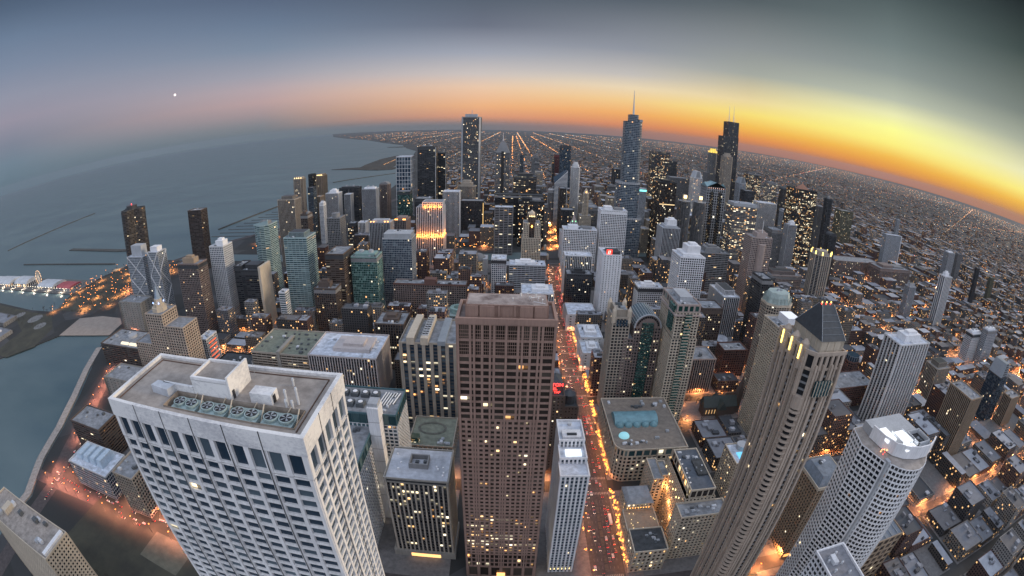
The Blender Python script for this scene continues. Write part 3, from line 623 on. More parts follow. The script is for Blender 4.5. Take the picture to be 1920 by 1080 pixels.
for ti, (kind, lab, x0, x1, y0, dep, h, st, wc, gc, lit, roof) in enumerate(TABLE):
    rr = random.Random(ti)
    cut = min(x1-x0, dep)*.16
    poly = rect(x0, x1, y0, y0+dep)
    if roof in ('mintcrown', 'glasstop', 'lanterns') or 'octagon' in lab:
        c_ = min(x1-x0, dep)*.28; poly = [(x0+c_,y0),(x1-c_,y0),(x1,y0+c_),(x1,y0+dep-c_),(x1-c_,y0+dep),(x0+c_,y0+dep),(x0,y0+dep-c_),(x0,y0+c_)]
    elif roof == 'crest': poly = [(x0,y0+8)]+[(x0+(x1-x0)*t, y0+8-9*math.sin(math.pi*t)) for t in (.25,.5,.75)]+[(x1,y0+8),(x1,y0+dep),(x0,y0+dep)]
    elif roof in ('barrel', 'crown', 'dome', 'goldcrown'):
        poly = [(x0+cut,y0),(x1-cut,y0),(x1,y0+cut),(x1,y0+dep-cut),(x1-cut,y0+dep),(x0+cut,y0+dep),(x0,y0+dep-cut),(x0,y0+cut)]
    rm = {'snow': SNOW, 'greenroof': (lambda: plain('roof_moss', (.20,.215,.17), .9, .35, .15)), 'whitetop': SNOW}.get(roof)
    root, P, (cx, cy) = tower(kind, lab, poly, h, st, wc, gc, lit, roofmat=rm)
    W, D = (x1-x0)/2, dep/2
    W_, D_ = W*.55, D*.55
    W2 = wall(wc)
    if st in 'GBC' and roof in ('pent', 'flat', 'units') and rr.random() < .55 and h > 50:
        m = MB(); e_ = STY[st]; Q_ = offset(P, max(e_[4], e_[5])+.05); m.prism(Q_, h-7.5, h-1.6, top=False); m.build('crown_band', wall(rr.choice(('dark', 'gray', wc))), root)
    if 'fin' in lab and wc == 'dark':
        m = MB(); m.box(W-3, W+1.6, -D-1.8, D+.5, 0, h+7); m.build('concrete_fin', wall('cream'), root)
    if 'gold lit corner' in lab:
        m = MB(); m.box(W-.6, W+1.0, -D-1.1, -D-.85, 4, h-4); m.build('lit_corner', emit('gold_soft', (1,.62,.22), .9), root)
    if 'edge line' in lab or 'pale right edge' in lab:
        m = MB(); m.box(W-1.2, W+.9, -D-1.0, -D+1, 0, h+1); m.build('edge_fin', wall('lgray'), root)
    if 'white end wall' in lab:
        m = MB(); m.box(W-.5, W+2.5, -D-1.2, D+.5, 0, h+2); m.build('end_wall', wall('bwhite'), root)
    if 'lit ground floor' in lab:
        m = MB(); m.box(-W+1, W-1, -D-.9, -D-.75, 1, 5.5); m.build('lit_shopfront', emit('shop_warm', (1,.62,.25), 1.0), root)
    if 'red lit side' in lab:
        for k in range(5): m = MB(); m.box(W+.7, W+.85, -D*.7, D*.7, 5+k*7, 7+k*7); m.build('red_light', emit('red_soft', (1,.18,.08), .8), root)
    if roof in ('flat', 'units', 'pent', 'brickroof', 'greenroof', 'whitetop', 'tealtop', 'snow', 'fans', 'redroof', 'whitepent', 'antenna'):
        if roof in ('pent', 'whitepent', 'antenna', 'units'):
            hh = 9 if roof != 'whitepent' else 17
            sx_ = rr.uniform(-.2, .2)*W
            ww = wall('bwhite') if roof == 'whitepent' or wc in ('white', 'bwhite', 'lgray') else wall('tan' if 'tan stepped' in lab else wc)
            if roof == 'units': hh = 4.5
            v_ = rr.choice((0, 1, 2, 3)) if roof == 'pent' and 'tan stepped' not in lab else 0
            if v_ == 0:
                m = MB(); m.box(sx_-W_, sx_+W_, -D_, D_, h-.3, h+hh); m.build('penthouse', ww, root)
                m = MB(); m.box(sx_-W_*.5, sx_+W_*.6, -D_*.6, D_*.5, h+hh, h+hh+3.5); m.build('lift_house', ww, root)
            elif v_ == 1:
                m = MB(); m.box(-W*.82, W*.78, -D*.5, D*.7, h-.3, h+4.2); m.build('penthouse', ww, root)
                for s_ in (-.4, .35): m = MB(); m.prism(circle(W*s_, D*.1, min(W, D)*.24, 14), h+4.1, h+8); m.build('water_tank', wall('lgray'), root)
            elif v_ == 2:
                m = MB(); m.box(-W*.7, -W*.1, -D*.6, D*.6, h-.3, h+7.5); m.build('penthouse', ww, root)
                m = MB(); m.box(W*.1, W*.75, -D*.4, D*.7, h-.3, h+4.5); m.build('lift_house', wall('gray'), root)
            else:
                Q_ = rect(-W*.66, W*.66, -D*.62, D*.62); m = MB(); m.prism(Q_, h-.3, h+8.5); m.build('penthouse', wall('dark'), root)
                m = MB(); facade(m, None, Q_, h, h+8.5, (2.4, 8.5, .7, 1.1, .4, .3)); m.build('plant_louvre', ww, root)
        if y0 < 1250 and roof != 'snow': units(root, P, h, (7 if roof == 'units' else 4) if y0 < 900 else 2, ti)
    if roof == 'crest':
        m = MB(); n = 10
        for k in range(n):
            a, b = -W+2*W*k/n, -W+2*W*(k+1)/n
            za, zb = h+3+9*(k/n)**1.5, h+3+9*((k+1)/n)**1.5
            m.face([(a,-D+4,h),(b,-D+4,h),(b,-D+4,zb),(a,-D+4,za)]); m.face([(a,-D+6,h),(a,-D+6,za),(b,-D+6,zb),(b,-D+6,h)]); m.face([(a,-D+4,za),(b,-D+4,zb),(b,-D+6,zb),(a,-D+6,za)])
        m.face([(W,-D+4,h),(W,-D+6,h),(W,-D+6,h+12),(W,-D+4,h+12)])
        m.build('roof_crest', W2, root)
        m = MB(); m.box(-W*.2, W*.9, -D+6.2, -D+6.8, h+.5, h+3); m.build('crest_light', GREENL, root)
        m = MB(); m.box(-W_, W_, -2, D_, h-.3, h+6); m.build('penthouse', wall('gray'), root)
    if roof == 'goldcrown':
        m = MB(); m.box(-W*.75, W*.75, -D*.75, D*.75, h, h+6); m.build('penthouse', W2, root)
        beacons(root, [(sx_*W*.7, -D*.8, h+3) for sx_ in (-1, -.3, .3, 1)], GOLD, r=1.6)
    if roof == 'drum':
        m = MB(); m.prism(circle(0, 0, min(W, D)*.6, 20), h-.3, h+9); m.build('roof_drum', wall('gray'), root)
    if roof == 'barrel':
        m = MB(); n = 9
        for k in range(n):
            a0, a1 = math.pi*k/n, math.pi*(k+1)/n
            m.face([(-W*.95*math.cos(a0), -D*.9, h+8*math.sin(a0)), (-W*.95*math.cos(a1), -D*.9, h+8*math.sin(a1)), (-W*.95*math.cos(a1), D*.9, h+8*math.sin(a1)), (-W*.95*math.cos(a0), D*.9, h+8*math.sin(a0))])
        for yy in (-D*.9, D*.9): m.face([(-W*.95*math.cos(math.pi*k/n), yy, h+8*math.sin(math.pi*k/n)) for k in range(n+1)])
        m.build('barrel_roof', wall('gray' if wc != 'dark' else 'dark'), root)
    if roof == 'orangetop':
        m = MB(); m.box(-W*.8, W*.8, -D*.6, D*.6, h-.3, h+5); m.build('penthouse', W2, root)
        beacons(root, [(W*q, -D*.85, h+1.8) for q in (-.9,-.6,.5,.8)], WARMUP, r=1.3)
    if roof == 'louver':
        m = MB(); facade(m, None, offset(P, -2), h-.2, h+9, (2.2, 9, .5, .4, .3, .2)); m.prism(offset(P, -2), h-.3, h+9); m.build('plant_louvre', wall('lgray'), root)
        units(root, offset(P, -4), h+9, 4, ti)
    if roof == 'crown':
        for k, (q, z0_, z1_) in enumerate(((.72,h,h+10),(.5,h+10,h+17))):
            m = MB(); Q_ = [(x*q, y*q) for x, y in P]; m.prism(Q_, z0_-.3, z1_); facade(m, None, Q_, z0_, z1_, (3.5, 10, 1, .6, .5, .3)); m.build('crown_tier', W2, root)
    if roof == 'tealtop':
        m = MB(); m.box(-W-.8, W+.8, -D-.8, -D-.4, h-7, h-2); m.build('lit_band', TEALL, root)
    if roof == 'slopetop':
        top = [(x*.45, y*.9) for x, y in P]; m = MB(); m.frustum(P, h+.1, top, h+24); m.build('sloped_crown', wall('steel' if gc != 'blue' else 'metal'), root)
        m = MB()
        for k in range(6):
            t = (k+.5)/6; ww = W*(1-.55*t)*.6; yy = -D*(1-.1*t)-.25
            m.box(-ww, ww, yy-.2, yy+.3, h+24*t-1, h+24*t+1)
        m.build('crown_stripe', wall('dark'), root)
    if roof == 'glittertop':
        m = MB(); m.frustum(rect(-W*.5,W*.5,-D*.5,D*.5), h, rect(-1,1,-1,1), h+16); m.build('pyramid_roof', plain('copper_pink', (.35,.17,.11), .7, .3), root)
    if roof == 'dome': dome_mb(0, 0, h+.2, min(W, D)*.55, 9).build('dome', wall('gray'), root, smooth=True)
    if roof == 'antenna':
        m = MB(); m.tube((W*.1, -D*.5, h), (W*.1, -D*.5, h+34), .9, .4, 6); m.build('antenna', wall('bwhite'), root)
        m = MB(); m.prism(circle(0, -D, W*.36, 18), 0, h-12); facade(m, None, circle(0, -D, W*.36, 18), 0, h-12, (3, 3.3, .4, 1.3, .3, .9)); m.build('balcony_bay', W2, root)
    if roof == 'lanterns':
        m = MB(); m.prism([(x*.6, y*.6) for x, y in P], h-.3, h+9); m.build('penthouse', W2, root)
        for k, (x, y) in enumerate(P):
            m = MB(); m.box(x*.93-1.4, x*.93+1.4, y*.93-1.4, y*.93+1.4, h-1, h+8); m.build('corner_turret', W2, root)
            m = MB(); m.box(x*1.02-.9, x*1.02+.9, y*1.02-.9, y*1.02+.9, h+1.5, h+8.6); m.build('lantern', YEL, root)
    if roof == 'mintcrown':
        Q0 = offset(P, 1.2); Q1 = [(x*.92, y*.92) for x, y in P]; Q2 = [(x*.72, y*.72) for x, y in P]
        m = MB(); m.prism(Q0, h-1.5, h+1.2); m.build('cornice', wall('cream'), root)
        m = MB(); m.frustum(Q1, h+1.1, Q2, h+14); m.build('mint_roof', wall('mint'), root)
        m = MB(); facade(m, None, Q1, h+1, h+9, (5.5, 8, 1.2, .8, .5, .4)); m.build('arcade', wall('mint'), root)
        units(root, [(x*.5, y*.5) for x, y in P], h+14, 3, ti)
    if roof == 'glasstop':
        m = MB(); m.prism([(x*.9, y*.9) for x, y in P], h-.1, h+9); m.build('glass_crown', glass('blue', 0), root)
        m = MB(); facade(m, None, [(x*.9, y*.9) for x, y in P], h, h+9, (4, 9, .5, .7, .3, .2)); m.build('crown_frame', wall('metal'), root)
    if roof == 'turrets':
        for x, y in ((-W,-D),(W,-D),(-W,D),(W,D)):
            m = MB(); Q_ = circle(x*.9, y*.9, 2.6, 8); m.prism(Q_, h-6, h+8); m.frustum(Q_, h+8, circle(x*.9, y*.9, .3, 8), h+13); m.build('corner_turret', wall('cream'), root)
        m = MB(); m.box(-W*.7, W*.7, -D*.7, D*.7, h-.2, h+8); facade(m, None, rect(-W*.7,W*.7,-D*.7,D*.7), h, h+8, (3, 8, 1, .6, .4, .3)); m.build('crown_tier', W2, root)
        for k in range(4):
            m = MB(); m.box(-W*.6+k*W*.36, -W*.6+k*W*.36+2.4, -D-1.1, -D-.6, h-9, h-2); m.build('tall_window', glass('blue', .0), root)
        units(root, rect(-W,W,-D,D), h+8, 5, ti)
    if roof == 'whitepent':
        m = MB(); m.box(-W*.75, W*.75, -D*.8, D*.8, h-.3, h+5); m.build('setback', W2, root)
    if roof == 'redroof':
        m = MB(); m.box(-W*.5, W*.9, -D*.9, D*.3, h-.2, h+5); m.build('penthouse', wall('dark'), root)
        m = MB(); m.box(-W*.7, -W*.05, -D*.95-.6, -D*.95, h+.6, h+9.6); m.build('red_sign', emit('sign_red', (.9,.05,.03), 1.5), root)
        for k in range(2):
            m = MB(); x = -W*.55+k*2.6
            m.face([(x,-D*.95-.68,h+2),(x+1.1,-D*.95-.68,h+2),(x+2.4,-D*.95-.68,h+8),(x+1.3,-D*.95-.68,h+8)]); m.build('sign_mark', emit('sign_pink', (1,.7,.6), 1.6), root)
    if roof == 'brickroof':
        m = MB(); m.box(-W*.15, W*.18, -D*.6, D*.6, h-.2, h+8); m.build('penthouse', wall('brick'), root)
        m = MB(); m.box(-W-.9, W+.9, -D-.9, -D-.3, h-.2, h+2.6); m.build('red_coping', wall('brick'), root)
        units(root, P, h, 14, ti)
    if roof == 'fans':
        for q in (-.62, -.1, .52):
            m = MB(); m.box(W*q-W*.14, W*q+W*.14, -D-2.2, D, h-1, h+(7 if q < 0 else 4)); m.build('roof_spine', wall('metal' if q > 0 else 'cream'), root)
        for k in range(8):
            for q in (-.16, -.04):
                m = MB(); x, y = W*q, -D*.8+k*D*.2; m.prism(circle(x, y, 2.1, 12), h+7, h+8.4); m.build('roof_fan', wall('steel'), root)
                d_ = MB(); d_.face([(*p, h+8.42) for p in circle(x, y, 1.6, 12)]); d_.build('fan_opening', wall('black'), bpy.data.objects[-1] if False else root)
    if roof == 'skylights':
        for k in range(2):
            m = MB(); x = -W*.1+k*W*.42; m.frustum(rect(x,x+W*.36,-D*.72,-D*.5), h, rect(x+1.5,x+W*.36-1.5,-D*.66,-D*.56), h+3); m.build('lit_skylight', emit('skylight', (1,.86,.62), .75), root)
        m = MB(); m.prism(circle(0, D*.3, 9, 16), h-.2, h+4); m.build('roof_drum', wall('lgray'), root); units(root, P, h, 10, ti)
    if roof == 'steps':
        for k in range(4):
            m = MB(); m.frustum(rect(-W*.8+k*W*.38,-W*.8+k*W*.38+W*.3,-D*.5,D*.8), h, rect(-W*.75+k*W*.38,-W*.75+k*W*.38+W*.2,-D*.4,D*.7), h+6+k); m.build('glass_roof', plain('pale_glass', (.5,.6,.7), .3, .2), root)
    if roof == 'greenroof':
        for k in range(26):
            unit_box(rr.uniform(-W*.9,W*.9), rr.choice((-.5,-.1,.3,.7))*D, h, 2.4, 2.4, 1.8, False).build('roof_vent', plain('unit_dark', (.1,.11,.12)), root)
        m = MB(); m.box(-2.4, 2.4, -D-1.6, D*.4, 0, h+4); m.build('stair_tower', wall('concrete'), root)
    if roof in ('flat', 'pent') and y0 > 1300 and rr.random() < .3:
        m = MB(); m.tube((0,0,h), (0,0,h+rr.uniform(8,16)), .5, .2, 4); m.build('antenna', wall('lgray'), root)
# ------------------------------------------------------------------ the landmark towers
def root_at(kind, label, x0, x1, y0, y1, cat=None):
    KEEP.append((x0, x1, y0, y1))
    return thing(kind, label, cat or kind.replace('_', ' '), ((x0+x1)/2, (y0+y1)/2, 0))
def section(root, P, z0, z1, st, wc, gc, lit, roof=None, ph=0, edges=None, fname='facade_frame', span=None):
    fr, gl = MB(), MB(); sp = MB() if span else None; facade(fr, gl, P, z0, z1, st, edges, sp)
    if sp and sp.f: sp.build('spandrel', wall(span), root)
    gl.build('glazing', glass(gc, lit), root)
    if fr.f: fr.build(fname, wall(wc), root)
    if ph: parapet(P, z1-.05, ph, (STY[st] if isinstance(st, str) else st)[4]+.15).build('parapet', wall(wc), root)
    if roof: polyroof(P, z1+.05).build('roof', roof() if callable(roof) else roof, root)
def boxp(root, name, mat, x0, x1, y0, y1, z0, z1):
    m = MB(); m.box(x0, x1, y0, y1, z0, z1); return m.build(name, mat, root)

# marble tower, lower left
rt_ = root_at('marble_tower', 'huge white marble tower with open cooling fans on its roof, largest at lower left', -101, -41, 70, 95, 'skyscraper')
P = rect(-30, 30, -12.5, 12.5)
section(rt_, P, 0, 250, (4.98,3.3,1.0,.95,.8,.55), 'marble', 'blue', .02)
section(rt_, P, 250.3, 257, (4.98,6.6,1.4,.9,.82,.6), 'marble', 'blue', .0)
m = MB(); o = offset(P, 1.05); i_ = offset(P, -.1)
for k in range(4):
    j = (k+1) % 4
    m.face([(*o[k],257),(*o[j],257),(*o[j],262),(*o[k],262)]); m.face([(*o[k],262),(*o[j],262),(*i_[j],262),(*i_[k],262)])
    m.face([(*i_[j],258),(*i_[k],258),(*i_[k],262),(*i_[j],262)]); m.face([(*P[k],257),(*P[j],257),(*o[j],257),(*o[k],257)])
def marblemat():
    m, nt, p = new_mat('marble_panels')
    n = noise(nt, .8, 6, .75, (1,1,1.6)); n2 = noise(nt, .09, 3)
    f = mathn(nt, 'MULTIPLY_ADD', n2, .5, mathn(nt, 'MULTIPLY', n, .5))
    mr = nt.nodes.new('ShaderNodeMapRange'); nt.links.new(f, mr.inputs[0]); mr.inputs[1].default_value = .4; mr.inputs[2].default_value = .56
    nt.links.new(mixc(nt, mr.outputs[0], (.52,.52,.54), (.80,.79,.78)), p.inputs['Base Color']); p.inputs['Roughness'].default_value = .6
    return m
MARB = marblemat()
m.build('marble_parapet', MARB, rt_)
m = MB()
for k in range(1, 6): m.box(-30+k*10-.12, -30+k*10+.12, -13.62, -13.5, 0, 262.02)
for k in range(1, 3): m.box(31.0, 31.12, -12.5+k*8.33-.12, -12.5+k*8.33+.12, 0, 262.02)
m.build('panel_seam', wall('dark'), rt_)
WX0, WX1, WY0, WY1 = -11, 27.4, -10.2, -3.2
m = MB(); z = 261.2
for a in ((-29.9,29.9,WY1,12.4),(-29.9,29.9,-12.4,WY0),(-29.9,WX0,WY0,WY1),(WX1,29.9,WY0,WY1)):
    m.face([(a[0],a[2],z),(a[1],a[2],z),(a[1],a[3],z),(a[0],a[3],z)])
m.build('roof', GRAVEL(), rt_)
m = MB()
for a, b in (((WX0,WY0),(WX0,WY1)),((WX0,WY1),(WX1,WY1)),((WX1,WY1),(WX1,WY0)),((WX1,WY0),(WX0,WY0))):
    m.face([(*b,257),(*a,257),(*a,z+.5),(*b,z+.5)])
m.face([(WX0,WY0,257.2),(WX1,WY0,257.2),(WX1,WY1,257.2),(WX0,WY1,257.2)])
m.build('cooling_well', plain('rusty_wall', (.30,.25,.21), .9, .3, .5), rt_)
TEALM = plain('cooling_teal', (.33,.42,.42), .5, .3, .8)
for k in range(4):
    x = WX0+5.3+k*9.2
    m = MB(); m.box(x-4, x+4, -9.7, -3.9, 257.3, 260.6)
    for s in (-2, 2): m.prism(circle(x+s, -6.6, 1.85, 18), 260.5, 261.4)
    ct = m.build('cooling_tower', TEALM, rt_)
    for s in (-2, 2):
        m = MB(); m.face([(*p, 261.42) for p in circle(x+s, -6.6, 1.55, 18)])
        m.build('fan_opening', wall('black'), ct)
        m = MB()
        for q in range(5):
            a = q*2*math.pi/5; m.face([(x+s,-6.6,261.5),(x+s+1.4*math.cos(a),-6.6+1.4*math.sin(a),261.46),(x+s+1.4*math.cos(a+.5),-6.6+1.4*math.sin(a+.5),261.54)])
        m.build('fan_blade', wall('metal'), ct)
    m = MB(); m.tube((x+4.4,-8.9,258), (x+4.4,-3.9,262.4), .16); m.tube((x,-4,259.2), (x+2,-3.2,262), .14); m.build('brace', wall('cream'), rt_)
boxp(rt_, 'penthouse', MARB, -5, 6.5, -2.9, 7, 261.1, 265.6)
boxp(rt_, 'penthouse_roof', GRAVEL(), -4.3, 5.8, -2.2, 6.3, 265.4, 265.8)
m = MB()
for a in ((-5,6.5,-2.9,-2.2),(-5,6.5,6.3,7),(-5,-4.3,-2.2,6.3)): m.box(*a, 265.5, 266.4)
m.build('coping', wall('marble'), rt_)
boxp(rt_, 'screen_wall', MARB, 6.6, 7.2, -2.9, 7.4, 261.1, 267.4)
boxp(rt_, 'low_wall', MARB, -16, -5.1, -3.0, -2.2, 261.1, 263.4)
boxp(rt_, 'door', wall('dark'), 7.32, 7.42, -2.2, -1.2, 261.4, 263.6)
b_ = boxp(rt_, 'lift_house', MARB, 12.5, 18.5, -2.4, 1.2, 261.1, 263.9); boxp(b_, 'door', wall('black'), 18.52, 18.6, -1.6, -.3, 261.3, 263.3)
m = MB(); m.prism([(-19,-5.2),(-12.2,-6),(-11.6,-3),(-18.4,-2.4)], 261.1, 263.4); m.build('duct', plain('duct_pale', (.50,.53,.58), .5, .2), rt_)
for x, y, hh in ((22,-1.4,3.6),(24.6,-.6,4.0),(22.4,-2.6,1.8),(23.9,-2.4,1.6),(20,7,1.6)):
    m = MB(); m.tube((x,y,261.1), (x,y,261.1+hh), .32, .32, 8); m.tube((x,y,261.1+hh), (x,y,261.7+hh), .42, .3, 8); m.build('vent_pipe', wall('steel'), rt_)
for k in range(9):
    x = -9+k*2.1+rnd.uniform(-.5,.5); m = MB(); m.tube((x,8.6,261.1), (x,8.6,264+rnd.uniform(0,2.2)), .07, .05, 4); m.build('antenna', wall('lgray'), rt_)
m = MB(); q = [(-28.2,-11),(28.2,-11),(28.2,11),(-28.2,11)]
for k in range(4):
    a, b = q[k], q[(k+1) % 4]
    if k == 0: continue
    m.tube((*a,261.35), (*b,261.35), .16, .16, 5)
m.build('window_washing_rail', plain('rust', (.12,.07,.05), .8), rt_)

# reddish granite tower, centre
rt_ = root_at('granite_tower', 'broad reddish granite tower with square windows at centre front', -26, 25, 226, 251, 'skyscraper')
P = rect(-25.5, 25.5, -12.5, 12.5)
section(rt_, P, 0, 14, (8.5,14,2.2,2.4,1.0,.6), 'granite', 'brown', .25)
section(rt_, P, 14.2, 30, (3.4,5.3,.9,.9,1.0,.5), 'granite', 'brown', .30)
section(rt_, P, 30.2, 76, (3.4,3.55,1.35,1.5,.55,.45), 'granite', 'brown', .75)
section(rt_, P, 76.2, 158, (3.4,3.55,1.35,1.5,.55,.45), 'granite', 'brown', .07)
section(rt_, P, 158.2, 200, (6.8,4.0,1.3,1.35,.55,.45), 'granite', 'brown', .05)
section(rt_, P, 200.2, 219, (6.8,9.4,1.3,1.4,.56,.46), 'granite', 'brown', .05)
m = MB()
for k in range(7):
    x = -25.5+k*8.5; m.box(x-.55, x+.55, -13.55, -12.5, 14, 219)
for k in range(4):
    y = -12.5+k*8.33
    for x in (-26.5, 25.5): m.box(x, x+1.0, y-.55, y+.55, 14, 219.02)
for k in range(6):
    for zz in range(20, 158, 7): pass
m.build('pilaster', wall('granite'), rt_)
m = MB()
for k in range(16):
    for zz in (201.5, 203, 204.5, 206, 210.5, 212, 213.5, 215): 
        pass
for z_ in (203, 205, 207, 211.4, 213.4, 215.4): m.box(-25, 25, -12.9, -12.7, z_-.12, z_+.12)
for k in range(46): m.box(-25+k*1.09-.08, -25+k*1.09+.08, -12.86, -12.72, 200.5, 218.8)
m.build('louvre_bar', wall('granite'), rt_)
parapet(P, 219, 3.4, 1.1, 1.6).build('parapet', wall('granite'), rt_)
polyroof(P, 220.6).build('roof', plain('roof_brown', (.20,.16,.15), .9, .3, .2), rt_)
Q_ = rect(-21, 21, -7.5, 8.5)
m = MB(); m.prism(Q_, 220.4, 228, top=False); facade(m, None, Q_, 220.5, 228, (8.4,7.4,1.2,1.1,.9,.6)); m.build('penthouse', wall('granite'), rt_)
polyroof(Q_, 228.02).build('penthouse_roof', plain('roof_weathered', (.40,.34,.31), .9, .5, .12, c2=(.16,.12,.11)), rt_)
for x0, x1 in ((-21,-15),(-14.3,-6.5),(6.8,13.6),(14.4,21)): boxp(rt_, 'penthouse_bay', wall('granite'), x0, x1, -8.9, -7.2, 220.5, 227.4)
for k in range(9):
    x, y = rnd.uniform(2, 19), rnd.uniform(-5, 7); m = MB(); m.tube((x,y,228), (x+rnd.uniform(-.5,.5),y,229.2+rnd.uniform(0,1.2)), .12, .12, 5)
    m.octa((x,y,229.8), .5, rz=.7); m.build('dish', wall('steel'), rt_)
for p_, q_ in (((14,-3,228.4),(20,-6,228.5)),((12,2,228.4),(18,5,228.4))): m = MB(); m.tube(p_, q_, .17); m.build('pipe', wall('bwhite'), rt_)
units(rt_, rect(-25,-14,-13,13), 220.7, 3, 5, .7)
boxp(rt_, 'doorway', emit('lobby', (1,.5,.18), 1.6), -3.2, 3.2, -13.7, -13.58, .5, 6.5)

# pyramid roofed tower, right
rt_ = root_at('stone_tower', 'tallest beige stone tower at right with dark hipped pyramid roof', 137, 159, 160, 190, 'skyscraper')
P = [(-7.5,-15),(10.75,-15),(10.75,15),(-10.75,15),(-10.75,-11)]
section(rt_, P, 0, 226, (3.5,3.6,1.35,1.0,1.0,.35), 'parkstone', 'dark', .025, span='gray')
section(rt_, P, 226.2, 234, (3.5,7.8,1.6,1.6,1.05,.6), 'parkstone', 'dark', .0, roof=GREY, ph=1.6)
bc = (-8.6, -12.6)
m = MB(); m.prism(circle(*bc, 2.6, 20), 0, 205); m.build('bay_core', glass('dark', 0), rt_)
for k in range(57):
    z = 4+k*3.55; m = MB(); m.prism(circle(*bc, 3.9, 20), z, z+1.15); m.build('balcony', wall('parkstone'), rt_)
m = MB(); m.prism(circle(*bc, 3.6, 20), 205, 212); m.build('bay_cap', wall('parkstone'), rt_)
for x in (-10.2, -5.6):
    pass
m = MB()
for y in (-10.6, -6.6, .5, 7.5, 14.4): m.box(-12.6, -10.75, y-.7, y+.7, 0, 231)
for x in (-6.4, -1.5, 4.2, 10.0): m.box(x-.7, x+.7, -16.8, -15, 0, 229)
m.build('buttress', wall('parkstone'), rt_)
for y in (-7.5, 1.5, 10):
    m = MB(); m.prism(circle(-10.4, y, 2.3, 12), 224, 237); m.frustum(circle(-10.4,y,2.3,12), 237, circle(-10.4,y,.6,12), 239); m.build('turret', wall('parkstone'), rt_)
    m = MB(); m.box(-13.2, -12.7, y-.35, y+.35, 229, 236); m.build('lantern', YEL, rt_)
m = MB(); D1 = rect(-4.5, 9.8, -13, 12); m.prism(D1, 233.9, 240); facade(m, None, D1, 234, 240, (4.7,6,1.4,1.2,.4,.3)); m.build('drum', wall('cream'), rt_)
m = MB(); m.frustum(offset(D1, .9), 240.02, [(-1,-2),(7,-2),(7,1.2),(-1,1.2)], 253.5)
m.build('pyramid_roof', plain('slate', (.045,.052,.06), .45, .3, .5), rt_)
m = MB()
for t in (.18, .36, .54, .72): m.tube((-4.5+2.5*t+0, -13.9+11.9*t, 240.1+13.4*t+.1), (9.8-2.8*t, -13.9+11.9*t, 240.1+13.4*t+.1), .07)
m.tube((-5.4,-13.9,240.1), (-1,-2,253.6), .16); m.tube((10.7,-13.9,240.1), (7,-2,253.6), .16); m.tube((-5.4,12.9,240.1), (-1,1.2,253.6), .16)
m.build('roof_rib', wall('metal'), rt_)
for k in range(6): beacons(rt_, [(-1+k*1.5, -1+(k % 2)*1.5, 254)], RED if k % 2 == 0 else YEL, 'roof_beacon', .45)
for z0_, z1_ in ((213,221),):
    m = MB(); m.box(-4.5, 5.5, -18.2, -16.6, z0_, z1_); m.build('bay_window', glass('teal', 0), rt_)
    m = MB()
    for k in range(6): m.box(-4.6+k*2-.18, -4.6+k*2+.18, -18.5, -18.2, z0_, z1_+.6)
    m.build('bay_mullion', wall('cream'), rt_)

ROOFLIGHTS = []
# curved white tower, lower right
rt_ = root_at('curved_tower', 'white gridded tower with bowed front and brightly lit roof at lower right', 190, 236, 118, 166, 'skyscraper')
cx, cy = 213, 142
arc = [(199,128.6)]+[(215.5+18*math.cos(a), 137.5+19*math.sin(a)) for a in [R(d) for d in (208,224,240,256,272,288,304)]]+[(233,128),(235,140)]
Pw = [(190.5,150),(196,131.5),(197.6,132.6)]+arc+[(235,165),(195,165)]
P = [(x-cx, y-cy) for x, y in Pw]
section(rt_, P, 0, 183, (3.1,3.35,.62,1.15,.55,.42), 'bwhite', 'dark', .02, roof=GRAVEL)
m = MB(); m.box(196.2-cx, 198.6-cx, 129.2-cy, 133-cy, 0, 184.2); m.build('corner_rib', wall('lgray'), rt_)
m = MB(); o = offset([(x-cx,y-cy) for x,y in arc], .5)
S0 = [(x-cx, y-cy) for x, y in ((199.2,154),(200.5,143),(204,134.5),(210,129.4),(219,126.2),(229,125.6),(236.5,128.4),(241,131))]
for a, b in zip(S0[:-1], S0[1:]):
    d = Vector((b[0]-a[0], b[1]-a[1])).normalized(); n = Vector((d.y,-d.x)); a2, b2 = Vector(a)-n*.9, Vector(b)-n*.9
    m.face([(*a,183.5),(*b,183.5),(*b,191.5),(*a,191.5)]); m.face([(*a,191.5),(*b,191.5),(*b2,191.5),(*a2,191.5)]); m.face([(*b2,183.5),(*a2,183.5),(*a2,191.5),(*b2,191.5)])
m.face([(*S0[0],183.5),(*S0[0],191.5),(S0[0][0]+.9,S0[0][1],191.5),(S0[0][0]+.9,S0[0][1],183.5)])
m.build('crown_screen', wall('bwhite'), rt_)
m = MB(); m.prism([(x+(1.2 if x<0 else -.5), y+1.3) for x, y in S0[:-1]]+[(21.5,22),(-12,22)], 183.1, 188.4); m.build('penthouse', wall('lgray'), rt_)
for a in ((-12.4,-4.5,-2.5,9.5,188.5,190.2),(-3.4,5.5,-6.5,3.5,188.5,190.6),(-4,6.5,-13.2,-8,188.5,189.4)): boxp(rt_, 'lit_rooftop', emit('floodlit_roof', (.93,.96,1), .8), *a)  # floodlit roof surfaces, their light put in as a glow of the boxes
for a in ((8,20,-12,-11.4),(8,20,0,.6),(8,8.6,-12,0),(19.4,20,-12,0),(-4,-3.6,-8,4),(5.6,6.2,-8,4)): boxp(rt_, 'roof_wall', wall('steel'), *a, 188.3, 191.4)
m = MB(); m.face([(8.7,-11.3,188.6),(19.3,-11.3,188.6),(19.3,-.1,188.6),(8.7,-.1,188.6)]); m.build('plant_pit', wall('black'), rt_)
units(rt_, rect(6,22,-13,1), 188.5, 4, 3, .6)
for p_ in ((-8,4,192.5),(1,-2,192.5),(2,-10,191.5)): ROOFLIGHTS.append((rt_, p_))
